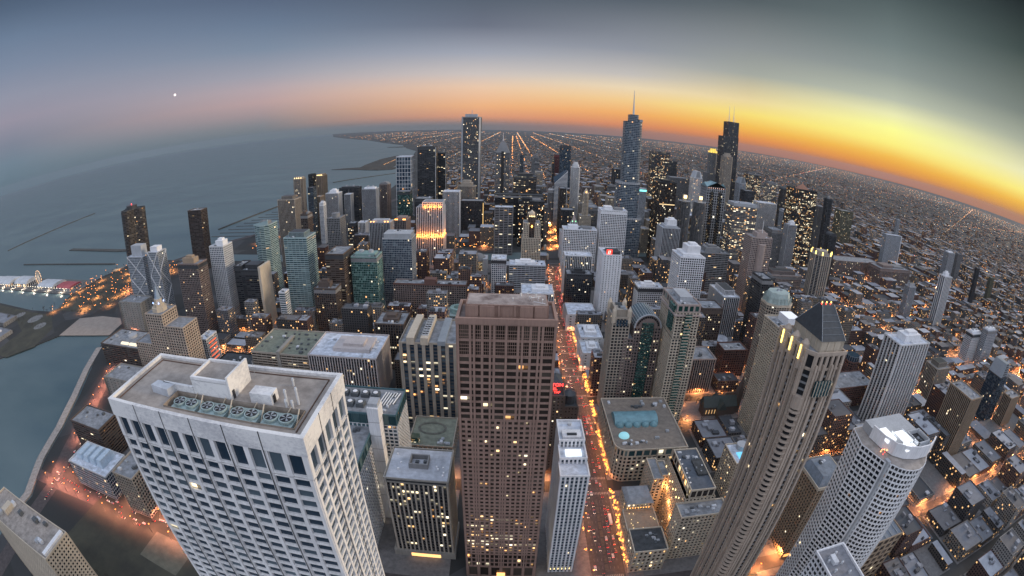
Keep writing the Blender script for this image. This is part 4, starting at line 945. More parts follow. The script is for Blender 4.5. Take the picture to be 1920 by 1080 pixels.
for k in range(16):
    x, y = rnd.uniform(-17,-5), rnd.uniform(-7,4)
    if x+17 < (y+9)*.2: continue
    beacons(rt_, [(x-1, y-1.5, 184.6)], rnd.choice([WARMUP, RED, GOLD]), 'terrace_lamp', .3)
# near corner block
rt_ = root_at('apartment_tower', 'grey roofed corner tower cut off by the bottom edge, white vents on its roof', 151, 169, 84, 111)
P = rect(-9, 9, -13.5, 13.5); section(rt_, P, 0, 149, (3,3.3,.7,1.1,.5,.4), 'bwhite', 'dark', .01, roof=lambda: plain('roof_mid', (.22,.22,.24), .8, .3, .3), ph=1.4)
for k in range(6):
    x, y = -5+(k % 2)*7+rnd.uniform(-1,1), -9+k*3.6; m = MB(); m.prism(circle(x,y,.8,10), 149, 150.6); m.octa((x,y,150.8), .9, rz=.6); m.build('roof_vent', wall('steel'), rt_)
boxp(rt_, 'roof_unit', plain('unit_pale', (.6,.62,.66)), -4, -1, 2, 8, 149, 151.5)

# slender white tower right of the granite tower
rt_ = root_at('limestone_tower', 'slender pale stepped tower with snowy roofs right of the reddish granite tower', 37, 55, 231, 282, 'skyscraper')
for a, zt, nm in ((rect(-9,9,-25.5,-12), 109, 0), (rect(-8.6,8.6,-11.9,2), 113, 1), (rect(-8.2,8.2,2.1,25), 118, 2)):
    section(rt_, a, 0, zt, (2.9,3.4,1.25,1.2,.75,.25), 'bwhite', 'blue', .02, span='lgray', roof=SNOW, ph=1.5)
boxp(rt_, 'skylight', emit('skylight_white', (.85,.92,1), .85), -5, 6, -9.5, -2.5, 113.1, 114.2)
boxp(rt_, 'plant_room', wall('bwhite'), -6.5, 6.5, 3.5, 12, 118, 120.5); m = MB(); m.box(-3.4, 3.4, 5, 7, 120.5, 121.4); m.build('louvre', wall('dark'), rt_)
m = MB(); m.prism(circle(0,21,1.5,12), 118, 120); m.build('roof_vent', wall('steel'), rt_)
for k in range(6): boxp(rt_, 'balcony_light', GOLD, -8+k*3, -7.6+k*3, -26.4, -26.2, 4, 6)

# grey pier tower left of granite tower
rt_ = root_at('pier_tower', 'squat grey tower with close vertical piers and big blank flat roof', -83, -39, 243, 277, 'office tower')
P = rect(-22, 22, -17, 17); section(rt_, P, 4, 86, (3.3,3.5,1.15,.8,1.15,.2), 'beige', 'dark', .26, span='bronze')
section(rt_, P, 86.2, 90, (44,4,1,1.2,1.2,1.0), 'concrete', 'dark', 0, ph=1.2)
polyroof(P, 90.2).build('roof', plain('roof_pale', (.45,.47,.52), .8, .35, .1), rt_)
for a in ((-7,7,-5,-4),(-7,7,6,7),(-7,-6,-4,6),(6,7,-4,6)): boxp(rt_, 'plant_wall', wall('gray'), *a, 90.1, 94.5)
units(rt_, rect(-9,9,-7,9), 90.3, 5, 9, .8)
for k in range(8): m = MB(); x, y = rnd.choice((-18,-14,14,18))+rnd.uniform(-1,1), rnd.uniform(-13,13); m.box(x-.6, x+.6, y-.5, y+.5, 90.2, 91.4); m.build('roof_vent', wall('bwhite'), rt_)
boxp(rt_, 'podium', wall('concrete'), -26, 24, -18.5, 19, .1, 8); boxp(rt_, 'lit_entrance', emit('lobby', (1,.6,.25), 1.6), -12, 12, -18.7, -18.56, 1, 5)

# blue white hospital with teal top
rt_ = root_at('hospital_tower', 'L shaped white gridded block with dark teal top and white lift core', -139, -84, 239, 332, 'hospital')
for P, zz in ((rect(-27.5,27.5,8.5,46.5), 108), (rect(-27.5,7.5,-46.5,8.4), 96)):
    section(rt_, P, 0, zz-9, (3.6,3.7,.95,1.15,.5,.38), 'white', 'blue', .08)
    section(rt_, P, zz-8.8, zz, (6,8.8,.3,.5,.5,.42), 'tealpanel', 'teal', 0, roof=GREY, ph=1.6)
boxp(rt_, 'lift_core', wall('bwhite'), 8, 17, -2, 10.4, 0, 121); boxp(rt_, 'core_cap', wall('lgray'), 8.6, 16.4, 0, 9.6, 121, 124)
for k in range(7): boxp(rt_, 'panel_seam', wall('gray'), 7.9, 17.1, -2.1, 10.5, 30+k*13, 30.3+k*13)
for k in range(8):
    x, y = -22+(k % 4)*9, 20+(k//4)*15
    if x > 4 and y < 30: continue
    u = unit_box(x, y, 108.1, 6.5, 7, 3.4).build('cooling_unit', plain('unit_dark', (.1,.11,.12)), rt_)
    m = MB(); m.prism(circle(x, y, 2.0, 14), 111.5, 112.2); m.build('fan_ring', wall('bwhite'), u)
m = MB()
for k in range(6): m.tube((10+k*2.4, 18+k, 109.4), (13+k*2.4, 40, 109.4), .5, .5, 6)
m.build('pipework', wall('bwhite'), rt_)
units(rt_, rect(10,27,10,46), 108.1, 8, 21, .8); units(rt_, rect(-27,7,-46,8), 96.1, 7, 22, .9)
# low green terrace between
rt_ = root_at('parking_building', 'low block with mossy green terrace and oval ramp left of the granite tower', -95, -50, 363, 413)
P = rect(-22, 22, -25, 25); section(rt_, P, 0, 24, (5,4,1,1.4,.4,.3), 'beige', 'dark', .05, roof=lambda: plain('roof_moss', (.20,.215,.17), .9, .35, .15), ph=1.6)
m = MB(); o, i2 = circle(-2, 6, 15, 28, 0, 11), circle(-2, 6, 12.6, 28, 0, 8.6)
for k in range(28):
    j = (k+1) % 28; m.face([(*o[k],24.6),(*o[j],24.6),(*i2[j],24.6),(*i2[k],24.6)])
m.build('ramp', plain('ramp_dark', (.13,.13,.11), .9), rt_)
boxp(rt_, 'stair_house', glass('green', .3), -20, -12, -20, -12, 24, 30); units(rt_, rect(2,22,-25,-8), 24.2, 6, 31, 1.2)

# hotel with courtyard, terrace block and podium at right of the avenue
rt_ = root_at('hotel_building', 'pale U shaped hotel with dark equipment roof and gold uplit side wall', 128, 178, 236, 320)
ox, oy = 153, 278; HOTEL = rt_
def sh_(x0, x1, y0, y1): return rect(x0-ox, x1-ox, y0-oy, y1-oy)
section(rt_, sh_(136,177,236,252), 0, 53, (3.3,3.5,1.5,1.5,.5,.38), 'cream', 'dark', .14, roof=GREY, ph=1.5)
section(rt_, sh_(143,169,252.5,308), 0, 58, (3.3,3.5,1.5,1.5,.5,.38), 'cream', 'dark', .10)
section(rt_, sh_(146,167,253,306), 58.2, 66, (6,7.6,1,1.2,.4,.3), 'cream', 'brown', .85, roof=lambda: plain('roof_blue', (.10,.115,.14), .7, .3, .3), ph=1.3)
section(rt_, sh_(128,136,292,320), 0, 46, (3.3,3.5,1.5,1.5,.5,.38), 'cream', 'dark', .03, roof=GREY, ph=1.2)
section(rt_, sh_(136.2,142.8,296,316), 0, 46, (3.3,3.5,1.5,1.5,.5,.38), 'cream', 'dark', .03, roof=GREY, ph=1.2)
units(rt_, sh_(144,169,270,308), 66.1, 14, 41, .75); units(rt_, sh_(136,177,236,252), 53.1, 9, 42, .8)
m = MB(); m.box(157-ox, 166-ox, 270-oy, 290-oy, 66, 68); m.build('roof_deck', plain('roof_dark', (.055,.06,.065)), rt_)
for k in range(6): m = MB(); m.octa((149+rnd.uniform(-2,4)-ox, 262+k*6-oy, 67.2), 1.1); m.build('white_vent', wall('bwhite'), rt_)
for k in range(10):
    z = 8+(k % 5)*10; y = 258+ (k*5.2)
    m = MB(); m.box(142.1-ox, 142.5-ox, y-oy, y+.8-oy, 44+(k % 2)*4, 45.5+(k % 2)*4); m.build('wall_lamp', GOLD, rt_)
rt_ = root_at('terrace_building', 'low stone block with lamp lit roof terrace and glowing shopfront on the avenue', 101, 129, 226, 300)
ox, oy = 115, 263
section(rt_, sh_(101.5,128.5,226,251), 0, 27, (4,4.4,1.8,1.7,.5,.4), 'cream', 'brown', .5, roof=DARKROOF, ph=1.3)
section(rt_, sh_(101.5,128.5,251.2,278), 0, 23, (4,4.4,1.8,1.7,.5,.4), 'cream', 'brown', .5, roof=lambda: plain('terrace_tile', (.34,.25,.18), .8, .2, .4), ph=1.2)
section(rt_, sh_(104,127,278.3,300), 0, 31, (4,4.4,1.8,1.7,.5,.4), 'cream', 'brown', .3)
m = MB(); a, b = sh_(103,128,277.6,301), sh_(106,125,282,296); m.frustum(a, 31, b, 35); m.build('hipped_roof', plain('roof_slate_pale', (.30,.31,.33), .8, .3, .2), rt_)
for k in range(13): beacons(rt_, [(rnd.uniform(-12,12), rnd.uniform(-10,13), 24.4)], GOLD, 'terrace_lamp', .32)
for k in range(9): beacons(rt_, [(-10+k*2.4, 14.7, 26)], WARMUP, 'wall_lamp', .35)
units(rt_, rect(-12,12,-36,-13), 27.1, 10, 51, .55)
rt_ = root_at('shopping_centre', 'bulky stone podium with rounded corner, teal glass roofs and arcade windows', 104, 176, 341, 432)
ox, oy = 140, 386
cor = [(104+12*(1-math.cos(a)), 341+12*(1-math.sin(a))) for a in [R(d) for d in (0,18,36,54,72,90)]]
Pw = cor+[(176,341),(176,432),(104,432)]; P = [(x-ox, y-oy) for x, y in Pw]
section(rt_, P, 0, 32, (5,4.4,1.9,1.5,.5,.4), 'cream', 'dark', .08); section(rt_, P, 32.2, 40, (8,7.6,1.6,1.4,.6,.4), 'cream', 'teal', .12, roof=lambda: plain('roof_brown2', (.22,.185,.155), .9, .3, .2), ph=1.4)
m = MB(); n = 10; X0, X1, Y0, Y1 = -30, 16, -4, 18
for k in range(n):
    a0, a1 = math.pi*k/n, math.pi*(k+1)/n; ym, r_ = (Y0+Y1)/2, (Y1-Y0)/2
    m.face([(X0,ym-r_*math.cos(a0),40+7*math.sin(a0)),(X1,ym-r_*math.cos(a0),40+7*math.sin(a0)),(X1,ym-r_*math.cos(a1),40+7*math.sin(a1)),(X0,ym-r_*math.cos(a1),40+7*math.sin(a1))])
for x in (X0, X1): m.face([(x,ym-r_*math.cos(math.pi*k/n),40+7*math.sin(math.pi*k/n)) for k in range(n+1)])
m.build('barrel_skylight', plain('teal_copper', (.16,.30,.34), .45, .25, .2), rt_)
for k in range(5): dome_mb(X0+5+k*9, Y0-.5, 40, 4.3, 4.6).build('half_dome', plain('teal_copper', (.16,.30,.34)), rt_, smooth=True)
dome_mb(-24, -22, 40, 5.5, 4).build('round_skylight', emit('aqua_skylight', (.35,.75,.85), .45), rt_, smooth=True)
units(rt_, rect(-34,0,-42,-26), 40.1, 9, 61, .8); units(rt_, rect(-2,36,-44,44), 40.1, 8, 62, 1.1); units(rt_, rect(-34,34,22,45), 40.1, 8, 63, 1.2)
rt_ = root_at('apartment_tower', 'tall beige tower with green glass stripe down its middle, standing on the podium', 174, 203, 436, 490)
P = rect(-14.5, 14.5, -27, 27)
section(rt_, P, 0, 112, (3.6,3.5,1.1,1.2,.6,.5), 'cream', 'dark', .02); section(rt_, offset(P, -1.2), 112.2, 142, (3.6,3.5,1.1,1.2,.6,.5), 'cream', 'dark', .02)
section(rt_, offset(P, -1.6), 142.2, 150, (7,7.6,2,2,.7,.5), 'pink', 'green', .02, roof=GREY, ph=1.4)
m = MB(); m.box(-3.6, 4.4, -29.4, -27, 0, 140); m.build('green_glass_strip', glass('green', .02), rt_)
m = MB()
for k in range(40): m.box(-3.7, 4.5, -29.7, -29.4, 2+k*3.5, 2.9+k*3.5)
m.build('strip_spandrel', wall('cream'), rt_)
boxp(rt_, 'green_corner', glass('green', 0), -15.2, -12.6, -20, -4, 118, 147); m = MB(); m.box(-16, 16, -28.6, 28, 138.5, 140); m.build('pink_cornice', wall('pink'), rt_)
boxp(rt_, 'penthouse', wall('lgray'), -7, 8, -14, 14, 150, 155); units(rt_, P, 150.1, 6, 71, .8)
rt_ = root_at('arched_tower', 'dark brown office tower with round arched glass top', 128, 170, 462, 502, 'office tower')
ox, oy = 149, 482
section(rt_, sh_(139,170,465,502), 0, 112, (3.3,3.7,1.2,1.3,.5,.4), 'pinkbrown', 'dark', .12); section(rt_, sh_(128,138.9,462,500), 0, 99, (3.3,3.7,1.2,1.3,.5,.4), 'pinkbrown', 'dark', .14, roof=GREY, ph=1.2)
arcp = [(5.5+15.5*math.cos(math.pi*k/16), 112+15.5*math.sin(math.pi*k/16)) for k in range(17)]
m = MB(); m.face([(x,-17.2,z) for x, z in arcp][::-1]); m.build('arch_wall', wall('pinkbrown'), rt_); m = MB(); m.face([(x,20,z) for x, z in arcp]); m.build('arch_wall', wall('pinkbrown'), rt_)
m = MB()
for a, b in zip(arcp[:-1], arcp[1:]): m.face([(a[0],-17.2,a[1]),(a[0],20,a[1]),(b[0],20,b[1]),(b[0],-17.2,b[1])])
m.build('vault_roof', plain('vault_glass', (.12,.16,.18), .25, .3, .2), rt_)
m = MB()
for k in range(17):
    x, z = arcp[k]; m.tube((x,-17.4,z), (x,20,z), .3, .3, 4)
for a, b in zip(arcp[:-1], arcp[1:]): m.tube((a[0],-17.5,a[1]), (b[0],-17.5,b[1]), .9, .9, 5)
m.build('vault_rib', wall('lgray'), rt_)
boxp(rt_, 'dark_glass_bay', glass('green', .03), -1.5, 11.5, -19.4, -17, 0, 118)
m = MB()
for k in range(7): m.box(-1.6+k*2.2-.12, -1.6+k*2.2+.12, -19.6, -19.4, 0, 118)
for k in range(30): m.box(-1.6, 11.6, -19.7, -19.4, 3+k*3.9, 3.5+k*3.9)
m.build('bay_mullion', wall('dark'), rt_)
for k in range(14):
    a = R(15+k*11.5); x, z = 5.5+12.6*math.cos(a), 112+12.6*math.sin(a)
    boxp(rt_, 'arch_window', glass('dark', 0), x-1, x+1, -17.5, -17.3, z-1.1, z+1.1)
# white grid curved-front apartment by the stone tower
rt_ = root_at('apartment_tower', 'pale honeycomb gridded tower with white penthouse just left of the pyramid roofed tower', 286, 317, 395, 434)
P = rect(-15.5, 15.5, -19.5, 19.5); section(rt_, P, 0, 140, (4.3,3.15,.75,1.2,1.5,1.2), 'cream', 'dark', .01, roof=GREY, ph=1.5)
boxp(rt_, 'penthouse', wall('bwhite'), -3, 14, -10, 12, 140, 149); m = MB(); m.face([(-2.5,-9.5,149.05),(13.5,-9.5,149.05),(13.5,11.5,149.05),(-2.5,11.5,149.05)]); m.build('penthouse_roof', emit('floodlit_penthouse', (.9,.93,1), .5), rt_)  # roof face is no lamp; floodlight on it is put into its glow
units(rt_, rect(-15,-2,-19,19), 140, 5, 81, .8)
# stepped beige block, big window block, pool block
rt_ = root_at('apartment_building', 'beige ornate block with blue grey mansard roof between the pyramid tower and curved tower', 243, 276, 214, 250)
P = rect(-16.5, 16.5, -18, 18); section(rt_, P, 0, 84, (3.3,3.6,1.4,1.3,.8,.4), 'tan', 'dark', .03); parapet(P, 84, 3, 1.6).build('cornice', wall('cream'), rt_)
m = MB(); m.frustum(offset(P,-1), 84, offset(P,-6), 92); m.build('mansard_roof', plain('roof_bluegrey', (.20,.23,.27), .7, .3, .3), rt_); units(rt_, offset(P, -7), 92, 4, 91, .8)
boxp(rt_, 'lit_shopfront', emit('shopfront', (1,.42,.12), 1.4), -15, 15, -18.95, -18.85, 1, 5)
rt_ = root_at('office_building', 'low brown block with oversized square windows right of the curved tower foot', 286, 326, 158, 200)
P = rect(-20, 20, -21, 21); section(rt_, P, 0, 60, (8,8,2,2,.7,.5), 'tan', 'brown', .03, roof=lambda: plain('roof_ribbed', (.20,.225,.26), .6, .25, .5), ph=1.2)
for k in range(5): boxp(rt_, 'roof_rib', wall('metal'), -18+k*8, -17.4+k*8, -20, 20, 60, 60.8)
rt_ = root_at('hotel_building', 'small beige block with lit blue swimming pool on its roof', 212, 242, 300, 330)
P = rect(-15, 15, -15, 15); section(rt_, P, 0, 48, (3.6,3.5,1.3,1.4,.5,.4), 'cream', 'dark', .16, roof=SNOW, ph=1.3)
boxp(rt_, 'pool', emit('pool_blue', (.18,.62,.95), .75), -9, 9, -11, 1, 48.1, 49); m = MB(); m.prism(circle(0,8,6,14), 48, 53); m.build('roof_drum', wall('lgray'), rt_)
# gothic church
rt_ = root_at('church', 'dark gothic church with steep slate roof among bare trees', 240, 292, 440, 472)
m = MB(); m.box(-26, 20, -7, 7, 0, 13); m.box(-8, 2, -14, 14, 0, 12.5); m.build('nave_wall', wall('brown'), rt_)
m = MB()
for a in ((-26.6,20.6,-8,8,12.8,25),): 
    x0,x1,y0,y1,z0,z1 = a; m.face([(x0,y0,z0),(x1,y0,z0),(x1,0,z1),(x0,0,z1)]); m.face([(x1,y1,z0),(x0,y1,z0),(x0,0,z1),(x1,0,z1)]); m.face([(x0,y1,z0),(x0,y0,z0),(x0,0,z1)]); m.face([(x1,y0,z0),(x1,y1,z0),(x1,0,z1)])
x0,x1,y0,y1 = -9,3,-14.6,14.6
m.face([(x0,y1,12.4),(x0,y0,12.4),(-3,y0,23),(-3,y1,23)]); m.face([(x1,y0,12.4),(x1,y1,12.4),(-3,y1,23),(-3,y0,23)]); m.face([(x0,y0,12.4),(x1,y0,12.4),(-3,y0,23)])
m.build('slate_roof', plain('church_slate', (.05,.062,.058), .6, .3, .6), rt_)
m = MB(); m.box(20, 27, -4, 4, 0, 30); m.frustum(rect(20,27,-4,4), 30, rect(23.3,23.7,-.2,.2), 52); m.build('steeple', wall('brown'), rt_)
for k in range(5): boxp(rt_, 'lancet_window', emit('church_window', (1,.6,.25), .5), -22+k*4, -21+k*4, -7.12, -7.02, 3, 9)
rt_ = root_at('cinema_building', 'low building with grey curved roof and lit edge lamps behind the green striped tower', 300, 362, 615, 662)
P = circle(0, 0, 31, 26, 0, 22); section(rt_, P, 0, 18, (5,6,1.2,1.6,.4,.3), 'lgray', 'brown', .25); dome_mb(0, 0, 18, 22, 5, 24).build('curved_roof', SNOW(), rt_, smooth=True); polyroof(P, 18.1).build('roof', GREY(), rt_); beacons(rt_, [(-30+k*4, -19+abs(k-4)*.9, 17) for k in range(9)], GOLD, 'edge_lamp', .6)
# domed hall and mint round roof left of centre
rt_ = root_at('domed_hall', 'round fronted hall with barrel dome and tall lit window near the river', -92, -48, 996, 1036, 'building')
m = MB(); m.prism(circle(0,0,20,24), 0, 22); m.build('drum', wall('lgray'), rt_); dome_mb(0, 0, 22, 20, 17, 24).build('dome', wall('gray'), rt_, smooth=True)
boxp(rt_, 'wing', wall('lgray'), 12, 22, -18, 18, 0, 30); boxp(rt_, 'wing', wall('lgray'), -22, -14, -18, 18, 0, 26)
boxp(rt_, 'tall_window', glass('brown', 1.0), -11, 11, -21.6, -20.4, 3, 25); m = MB()
for k in range(6): m.box(-11.2, 11.2, -21.9, -21.6, 3+k*4.2, 4.2+k*4.2)
m.build('window_frame', wall('dark'), rt_)
rt_ = root_at('shopping_centre', 'low mall with pale mint ring roof behind the granite tower', -113, -66, 690, 726)
P = rect(-23,23,-18,18); section(rt_, P, 0, 24, (5,6,1,1.6,.4,.3), 'mint', 'green', .06, roof=lambda: wall('mint'), ph=1.2)
m = MB(); o, i2 = circle(10,4,14,28), circle(10,4,8.5,28)
for k in range(28):
    j = (k+1) % 28; m.face([(*o[k],24),(*o[j],24),(*o[j],32),(*o[k],32)]); m.face([(*o[k],32),(*o[j],32),(*i2[j],32),(*i2[k],32)]); m.face([(*i2[j],24),(*i2[k],24),(*i2[k],32),(*i2[j],32)])
m.build('ring_roof', plain('mint_roof2', (.33,.47,.44), .5, .25, .2), rt_); m = MB(); m.frustum(rect(-20,-4,-16,4), 24, rect(-17,-7,-10,2), 30); m.build('skylight', plain('pale_glass', (.5,.6,.7), .3, .2), rt_)
# dark brick hotel with red roof sign
rt_ = root_at('hotel_tower', 'dark brick hotel with red neon rooftop lettering, half hidden right of granite tower', 24, 52, 356, 390)
P = rect(-14, 14, -17, 17); section(rt_, P, 0, 92, (3.4,3.5,2.0,2.0,.35,.3), 'brown', 'brown', .10, roof=DARKROOF, ph=1.4)
boxp(rt_, 'penthouse', wall('brown'), -6, 12, -9, 9, 92, 100); m = MB(); m.frustum(rect(-7,13,-10,10), 100, rect(-1,7,-3,3), 105); m.build('tiled_roof', wall('slate'), rt_)
m = MB()
for k in range(5): m.tube((-9+k*5.4,-14,92), (-9+k*5.4,-14,104), .2)
m.tube((-11,-14,98), (14,-14,98), .2); m.tube((-11,-14,102), (14,-14,102), .2); m.build('sign_frame', wall('dark'), rt_)
def text(root, s, loc, size, mat, name='lettering', rot=(R(90),0,0), ext=.12, align='CENTER'):
    c = bpy.data.curves.new(name, 'FONT'); c.body = s; c.size = size; c.extrude = ext; c.align_x = align; c.materials.append(mat)
    t_ = bpy.data.objects.new(name, c); COL.objects.link(t_); bpy.context.view_layer.update()
    me = bpy.data.meshes.new_from_object(t_.evaluated_get(bpy.context.evaluated_depsgraph_get())); bpy.data.objects.remove(t_)
    o = bpy.data.objects.new(name, me); COL.objects.link(o); o.parent = root; o.location = loc; o.rotation_euler = rot; return o
text(rt_, 'ALLERTON', (1,-14.4,101.4), 4.6, RED); text(rt_, 'HOTEL', (1,-14.4,97.6), 4.0, RED); text(rt_, 'TIP TOP TAP', (1,-14.4,94.2), 3.2, RED)
rt_ = root_at('stone_turret_building', 'narrow dark stone tower block with arched top windows at the avenue kerb', 54, 70, 384, 410, 'building')
P = rect(-8,8,-13,13); section(rt_, P, 0, 62, (3.4,3.5,1.8,1.8,.4,.3), 'brown', 'brown', .10, roof=DARKROOF, ph=1.4); m = MB(); m.prism(circle(0,-2,6.5,10), 62, 72); m.frustum(circle(0,-2,7.2,10), 72, circle(0,-2,1,10), 76); m.build('cupola', wall('dark'), rt_)
# low shop block with red neon sign, far side of granite tower
rt_ = root_at('shop_building', 'low dark shop block carrying a glowing red neon sign behind the granite tower', -30, 0, 690, 740)
P = rect(-15,15,-25,25); section(rt_, P, 0, 20, (4,5,1,1.6,.4,.3), 'brick', 'brown', .25, roof=DARKROOF, ph=1.3); boxp(rt_, 'neon_sign', emit('neon_panel', (1,.03,.05), 2.0), -7, 7, -14.5, -14, 21, 27); units(rt_, P, 20, 5, 77)
for k in range(4): boxp(rt_, 'sign_leg', wall('dark'), -6+k*4, -5.6+k*4, -14, -13.6, 20, 21)
# ------------------------------------------------------------------ lakeside landmarks
rt_ = root_at('braced_tower', 'grey concrete tower with white zigzag braces down both faces', -735, -625, 650, 690, 'apartment tower')
for a, zz, xx in ((rect(-55,-5,-18,10), 129, (-55,-5)), (rect(14,44,-20,6), 138, (14,44)), (rect(-4.9,13.9,-8,12), 132, (-4.9,13.9))):
    section(rt_, a, 0, zz, (4,3.4,.9,1.1,.5,.4), 'lgray', 'blue', .015, roof=SNOW, ph=1.4)
    m = MB(); x0, x1 = xx; n = 3; dz = zz/n; yf = a[0][1]-1.0
    for k in range(n):
        for s in (0, 1):
            p, q = ((x0+1, k*dz), (x1-1, (k+1)*dz)) if s == 0 else ((x1-1, k*dz), (x0+1, (k+1)*dz))
            m.tube((p[0], yf, p[1]), (q[0], yf, q[1]), 1.0, 1.0, 4) if zz != 132 else None
    if x1 > 30:
        for k in range(4):
            y0, y1 = (a[1][1], a[2][1]); p = (y0, k*zz/4) if k % 2 else (y1, k*zz/4); q = (y1, (k+1)*zz/4) if k % 2 else (y0, (k+1)*zz/4)
            m.tube((x1+.9, p[0], p[1]), (x1+.9, q[0], q[1]), 1.0, 1.0, 4)
    m.build('zigzag_brace', wall('white'), rt_) if m.v else None
boxp(rt_, 'penthouse', wall('lgray'), -46, -14, -10, 8, 129, 150); boxp(rt_, 'lift_house', wall('bwhite'), 16, 36, -12, 4, 138, 147)
rt_ = root_at('spire_tower', 'tan setback tower topped with a small blue lit spire by the lagoon', -530, -420, 451, 485, 'tower building')
for a, z0, z1 in ((rect(-55,-18,-17,17),0,62),(rect(20,55,-17,17),0,92),(rect(-17,18,-17.3,17.3),0,108)):
    section(rt_, a, z0, z1, (4.8,3.9,1.9,1.5,.6,.4), 'parkstone', 'dark', .02, roof=GREY, ph=1.3)
for q, z0, z1 in ((12,108,114),(9,114,119),(6,119,125)):
    m = MB(); m.prism(circle(0,0,q,8,R(22)), z0, z1); facade(m, None, circle(0,0,q,8,R(22)), z0, z1, (4,6,1,.8,.4,.3)); m.build('crown_tier', wall('cream'), rt_)
m = MB(); m.frustum(circle(0,0,5.4,8,R(22)), 125, circle(0,0,.2,8,R(22)), 144); m.build('spire', plain('spire_blue', (.25,.32,.40), .5, .2), rt_)
for k in range(4): a = R(45+90*k); beacons(rt_, [(8.5*math.cos(a), 8.5*math.sin(a), 120)], emit('blue_lamp', (.3,.45,1), 3.5), 'crown_lamp', 1.1)
rt_ = root_at('lobed_tower', 'black three lobed tower, tallest at the lake edge beside the pleasure pier', -944, -866, 808, 884, 'apartment tower')
P = []
for k in range(36):
    a = 2*math.pi*k/36; r_ = 29+9*math.cos(3*(a+R(90))); P.append((r_*math.cos(a), r_*math.sin(a)))
section(rt_, P, 0, 193, (6,3.5,.5,1.3,.2,.45), 'dark', 'brown', .05, roof=DARKROOF, ph=2); m = MB(); m.prism(circle(0,0,15,18), 193, 203); m.build('penthouse', wall('dark'), rt_); beacons(rt_, [(0,0,205)], RED, 'roof_beacon', 1.6)
# pier with sheds, wheel and lamps
strip('pier', [(-2050,812),(-1150,812)], 112, -3, 1.2, plain('pier_deck', (.14,.135,.13), .9, .3, .1), None, 'long pleasure pier with pale sheds and bright lamps reaching out from the left edge', 'pier')
SHED = plain('shed_roof', (.55,.57,.60), .6, .25, .05)
sheds = [(-1930,-1800,770,850,14,'pale barrel roofed pier shed farthest out at the left edge'),(-1780,-1640,770,846,18,'pale barrel roofed shed in the middle of the pier'),(-1600,-1490,775,840,22,'tall pale shed with curved roof next to the lit wheel'),(-1400,-1290,772,836,15,'pale shed on the pier right of the lit wheel'),(-1270,-1185,775,830,12,'low red and white roofed pavilion at the pier root')]
for x0,x1,y0,y1,h,lab in sheds:
    r0 = thing('pier_shed', lab, 'shed', ((x0+x1)/2,(y0+y1)/2,1.2)); a, b = (x1-x0)/2, (y1-y0)/2
    fr, gl = MB(), MB(); facade(fr, gl, rect(-a,a,-b,b), 0, h*.6, (9,h*.6,2.5,1.6,.5,.3)); gl.build('glazing', glass('brown', .55), r0); fr.build('facade_frame', wall('white'), r0)
    m = MB(); n = 8
    for k in range(n):
        a0, a1 = math.pi*k/n, math.pi*(k+1)/n
        m.face([(-a,-b*math.cos(a0),h*.6+h*.5*math.sin(a0)),(a,-b*math.cos(a0),h*.6+h*.5*math.sin(a0)),(a,-b*math.cos(a1),h*.6+h*.5*math.sin(a1)),(-a,-b*math.cos(a1),h*.6+h*.5*math.sin(a1))])
    for x in (-a, a): m.face([(x,-b*math.cos(math.pi*k/n),h*.6+h*.5*math.sin(math.pi*k/n)) for k in range(n+1)])
    m.build('barrel_roof', SHED if 'red' not in lab else plain('red_roof', (.45,.10,.11), .7, .3, .05), r0)
r0 = thing('ferris_wheel', 'glowing ferris wheel standing among the sheds of the pleasure pier', 'ferris wheel', (-1445,812,1.2))
m = MB(); W_ = circle(0, 0, 21, 28)
for k in range(28):
    a, b = W_[k], W_[(k+1) % 28]; m.tube((a[0],0,24+a[1]), (b[0],0,24+b[1]), .5, .5, 4)
m.build('rim', emit('wheel_rim', (1,.62,.34), 2.2), r0); m = MB()
for k in range(14): m.tube((0,0,24), (W_[2*k][0],0,24+W_[2*k][1]), .25, .25, 4)
m.build('spoke', emit('wheel_spoke', (1,.75,.5), .7), r0); m = MB(); m.tube((-9,4,0), (0,0,24), .6); m.tube((9,4,0), (0,0,24), .6); m.tube((-9,-4,0), (0,0,24), .6); m.tube((9,-4,0), (0,0,24), .6); m.build('support_leg', wall('bwhite'), r0)
for k in range(14):
    m = MB(); x, z = W_[2*k]; m.box(x-1, x+1, -1.2, 1.2, 22+z, 24+z); m.build('cabin', wall('redpaint'), r0)
def filtration(lab, x0, x1, y0, y1, h):
    r0, P, c = tower('plant_building', lab, rect(x0,x1,y0,y1), h, 'K', 'gray', 'dark', .05, roofmat=lambda: plain('plant_roof', (.21,.22,.25), .8, .3, .03)); units(r0, P, h, 6, int(x0), 2)
filtration('long flat grey plant hall on the lawn left of the beach', -1420, -1220, 520, 570, 9)
filtration('flat grey plant hall at the left edge, below the longer hall', -1330, -1130, 430, 500, 8)
# block with roof cut by the lower left corner
rt_ = root_at('hotel_building', 'pale block with small regular windows and flat cluttered roof at bottom left corner', -420, -305, 70, 102)
P = rect(-57.5, 57.5, -16, 16); section(rt_, P, 0, 93, (3.6,3.3,1.7,1.6,.35,.3), 'cream', 'dark', .01, roof=GRAVEL, ph=1.4); units(rt_, P, 93, 9, 13, 1.4, name='roof_unit')
boxp(rt_, 'stair_house', wall('cream'), -30, -22, -6, 6, 93, 98); boxp(rt_, 'pale_screen', wall('bwhite'), 52, 56, -14, 14, 93, 96)
strip('retaining_wall', [(-440,236),(-360,238),(-240,232)], 1.2, 0, 3.2, wall('concrete'), None, 'long low wall between the shore drive and the dark playing field', 'wall')

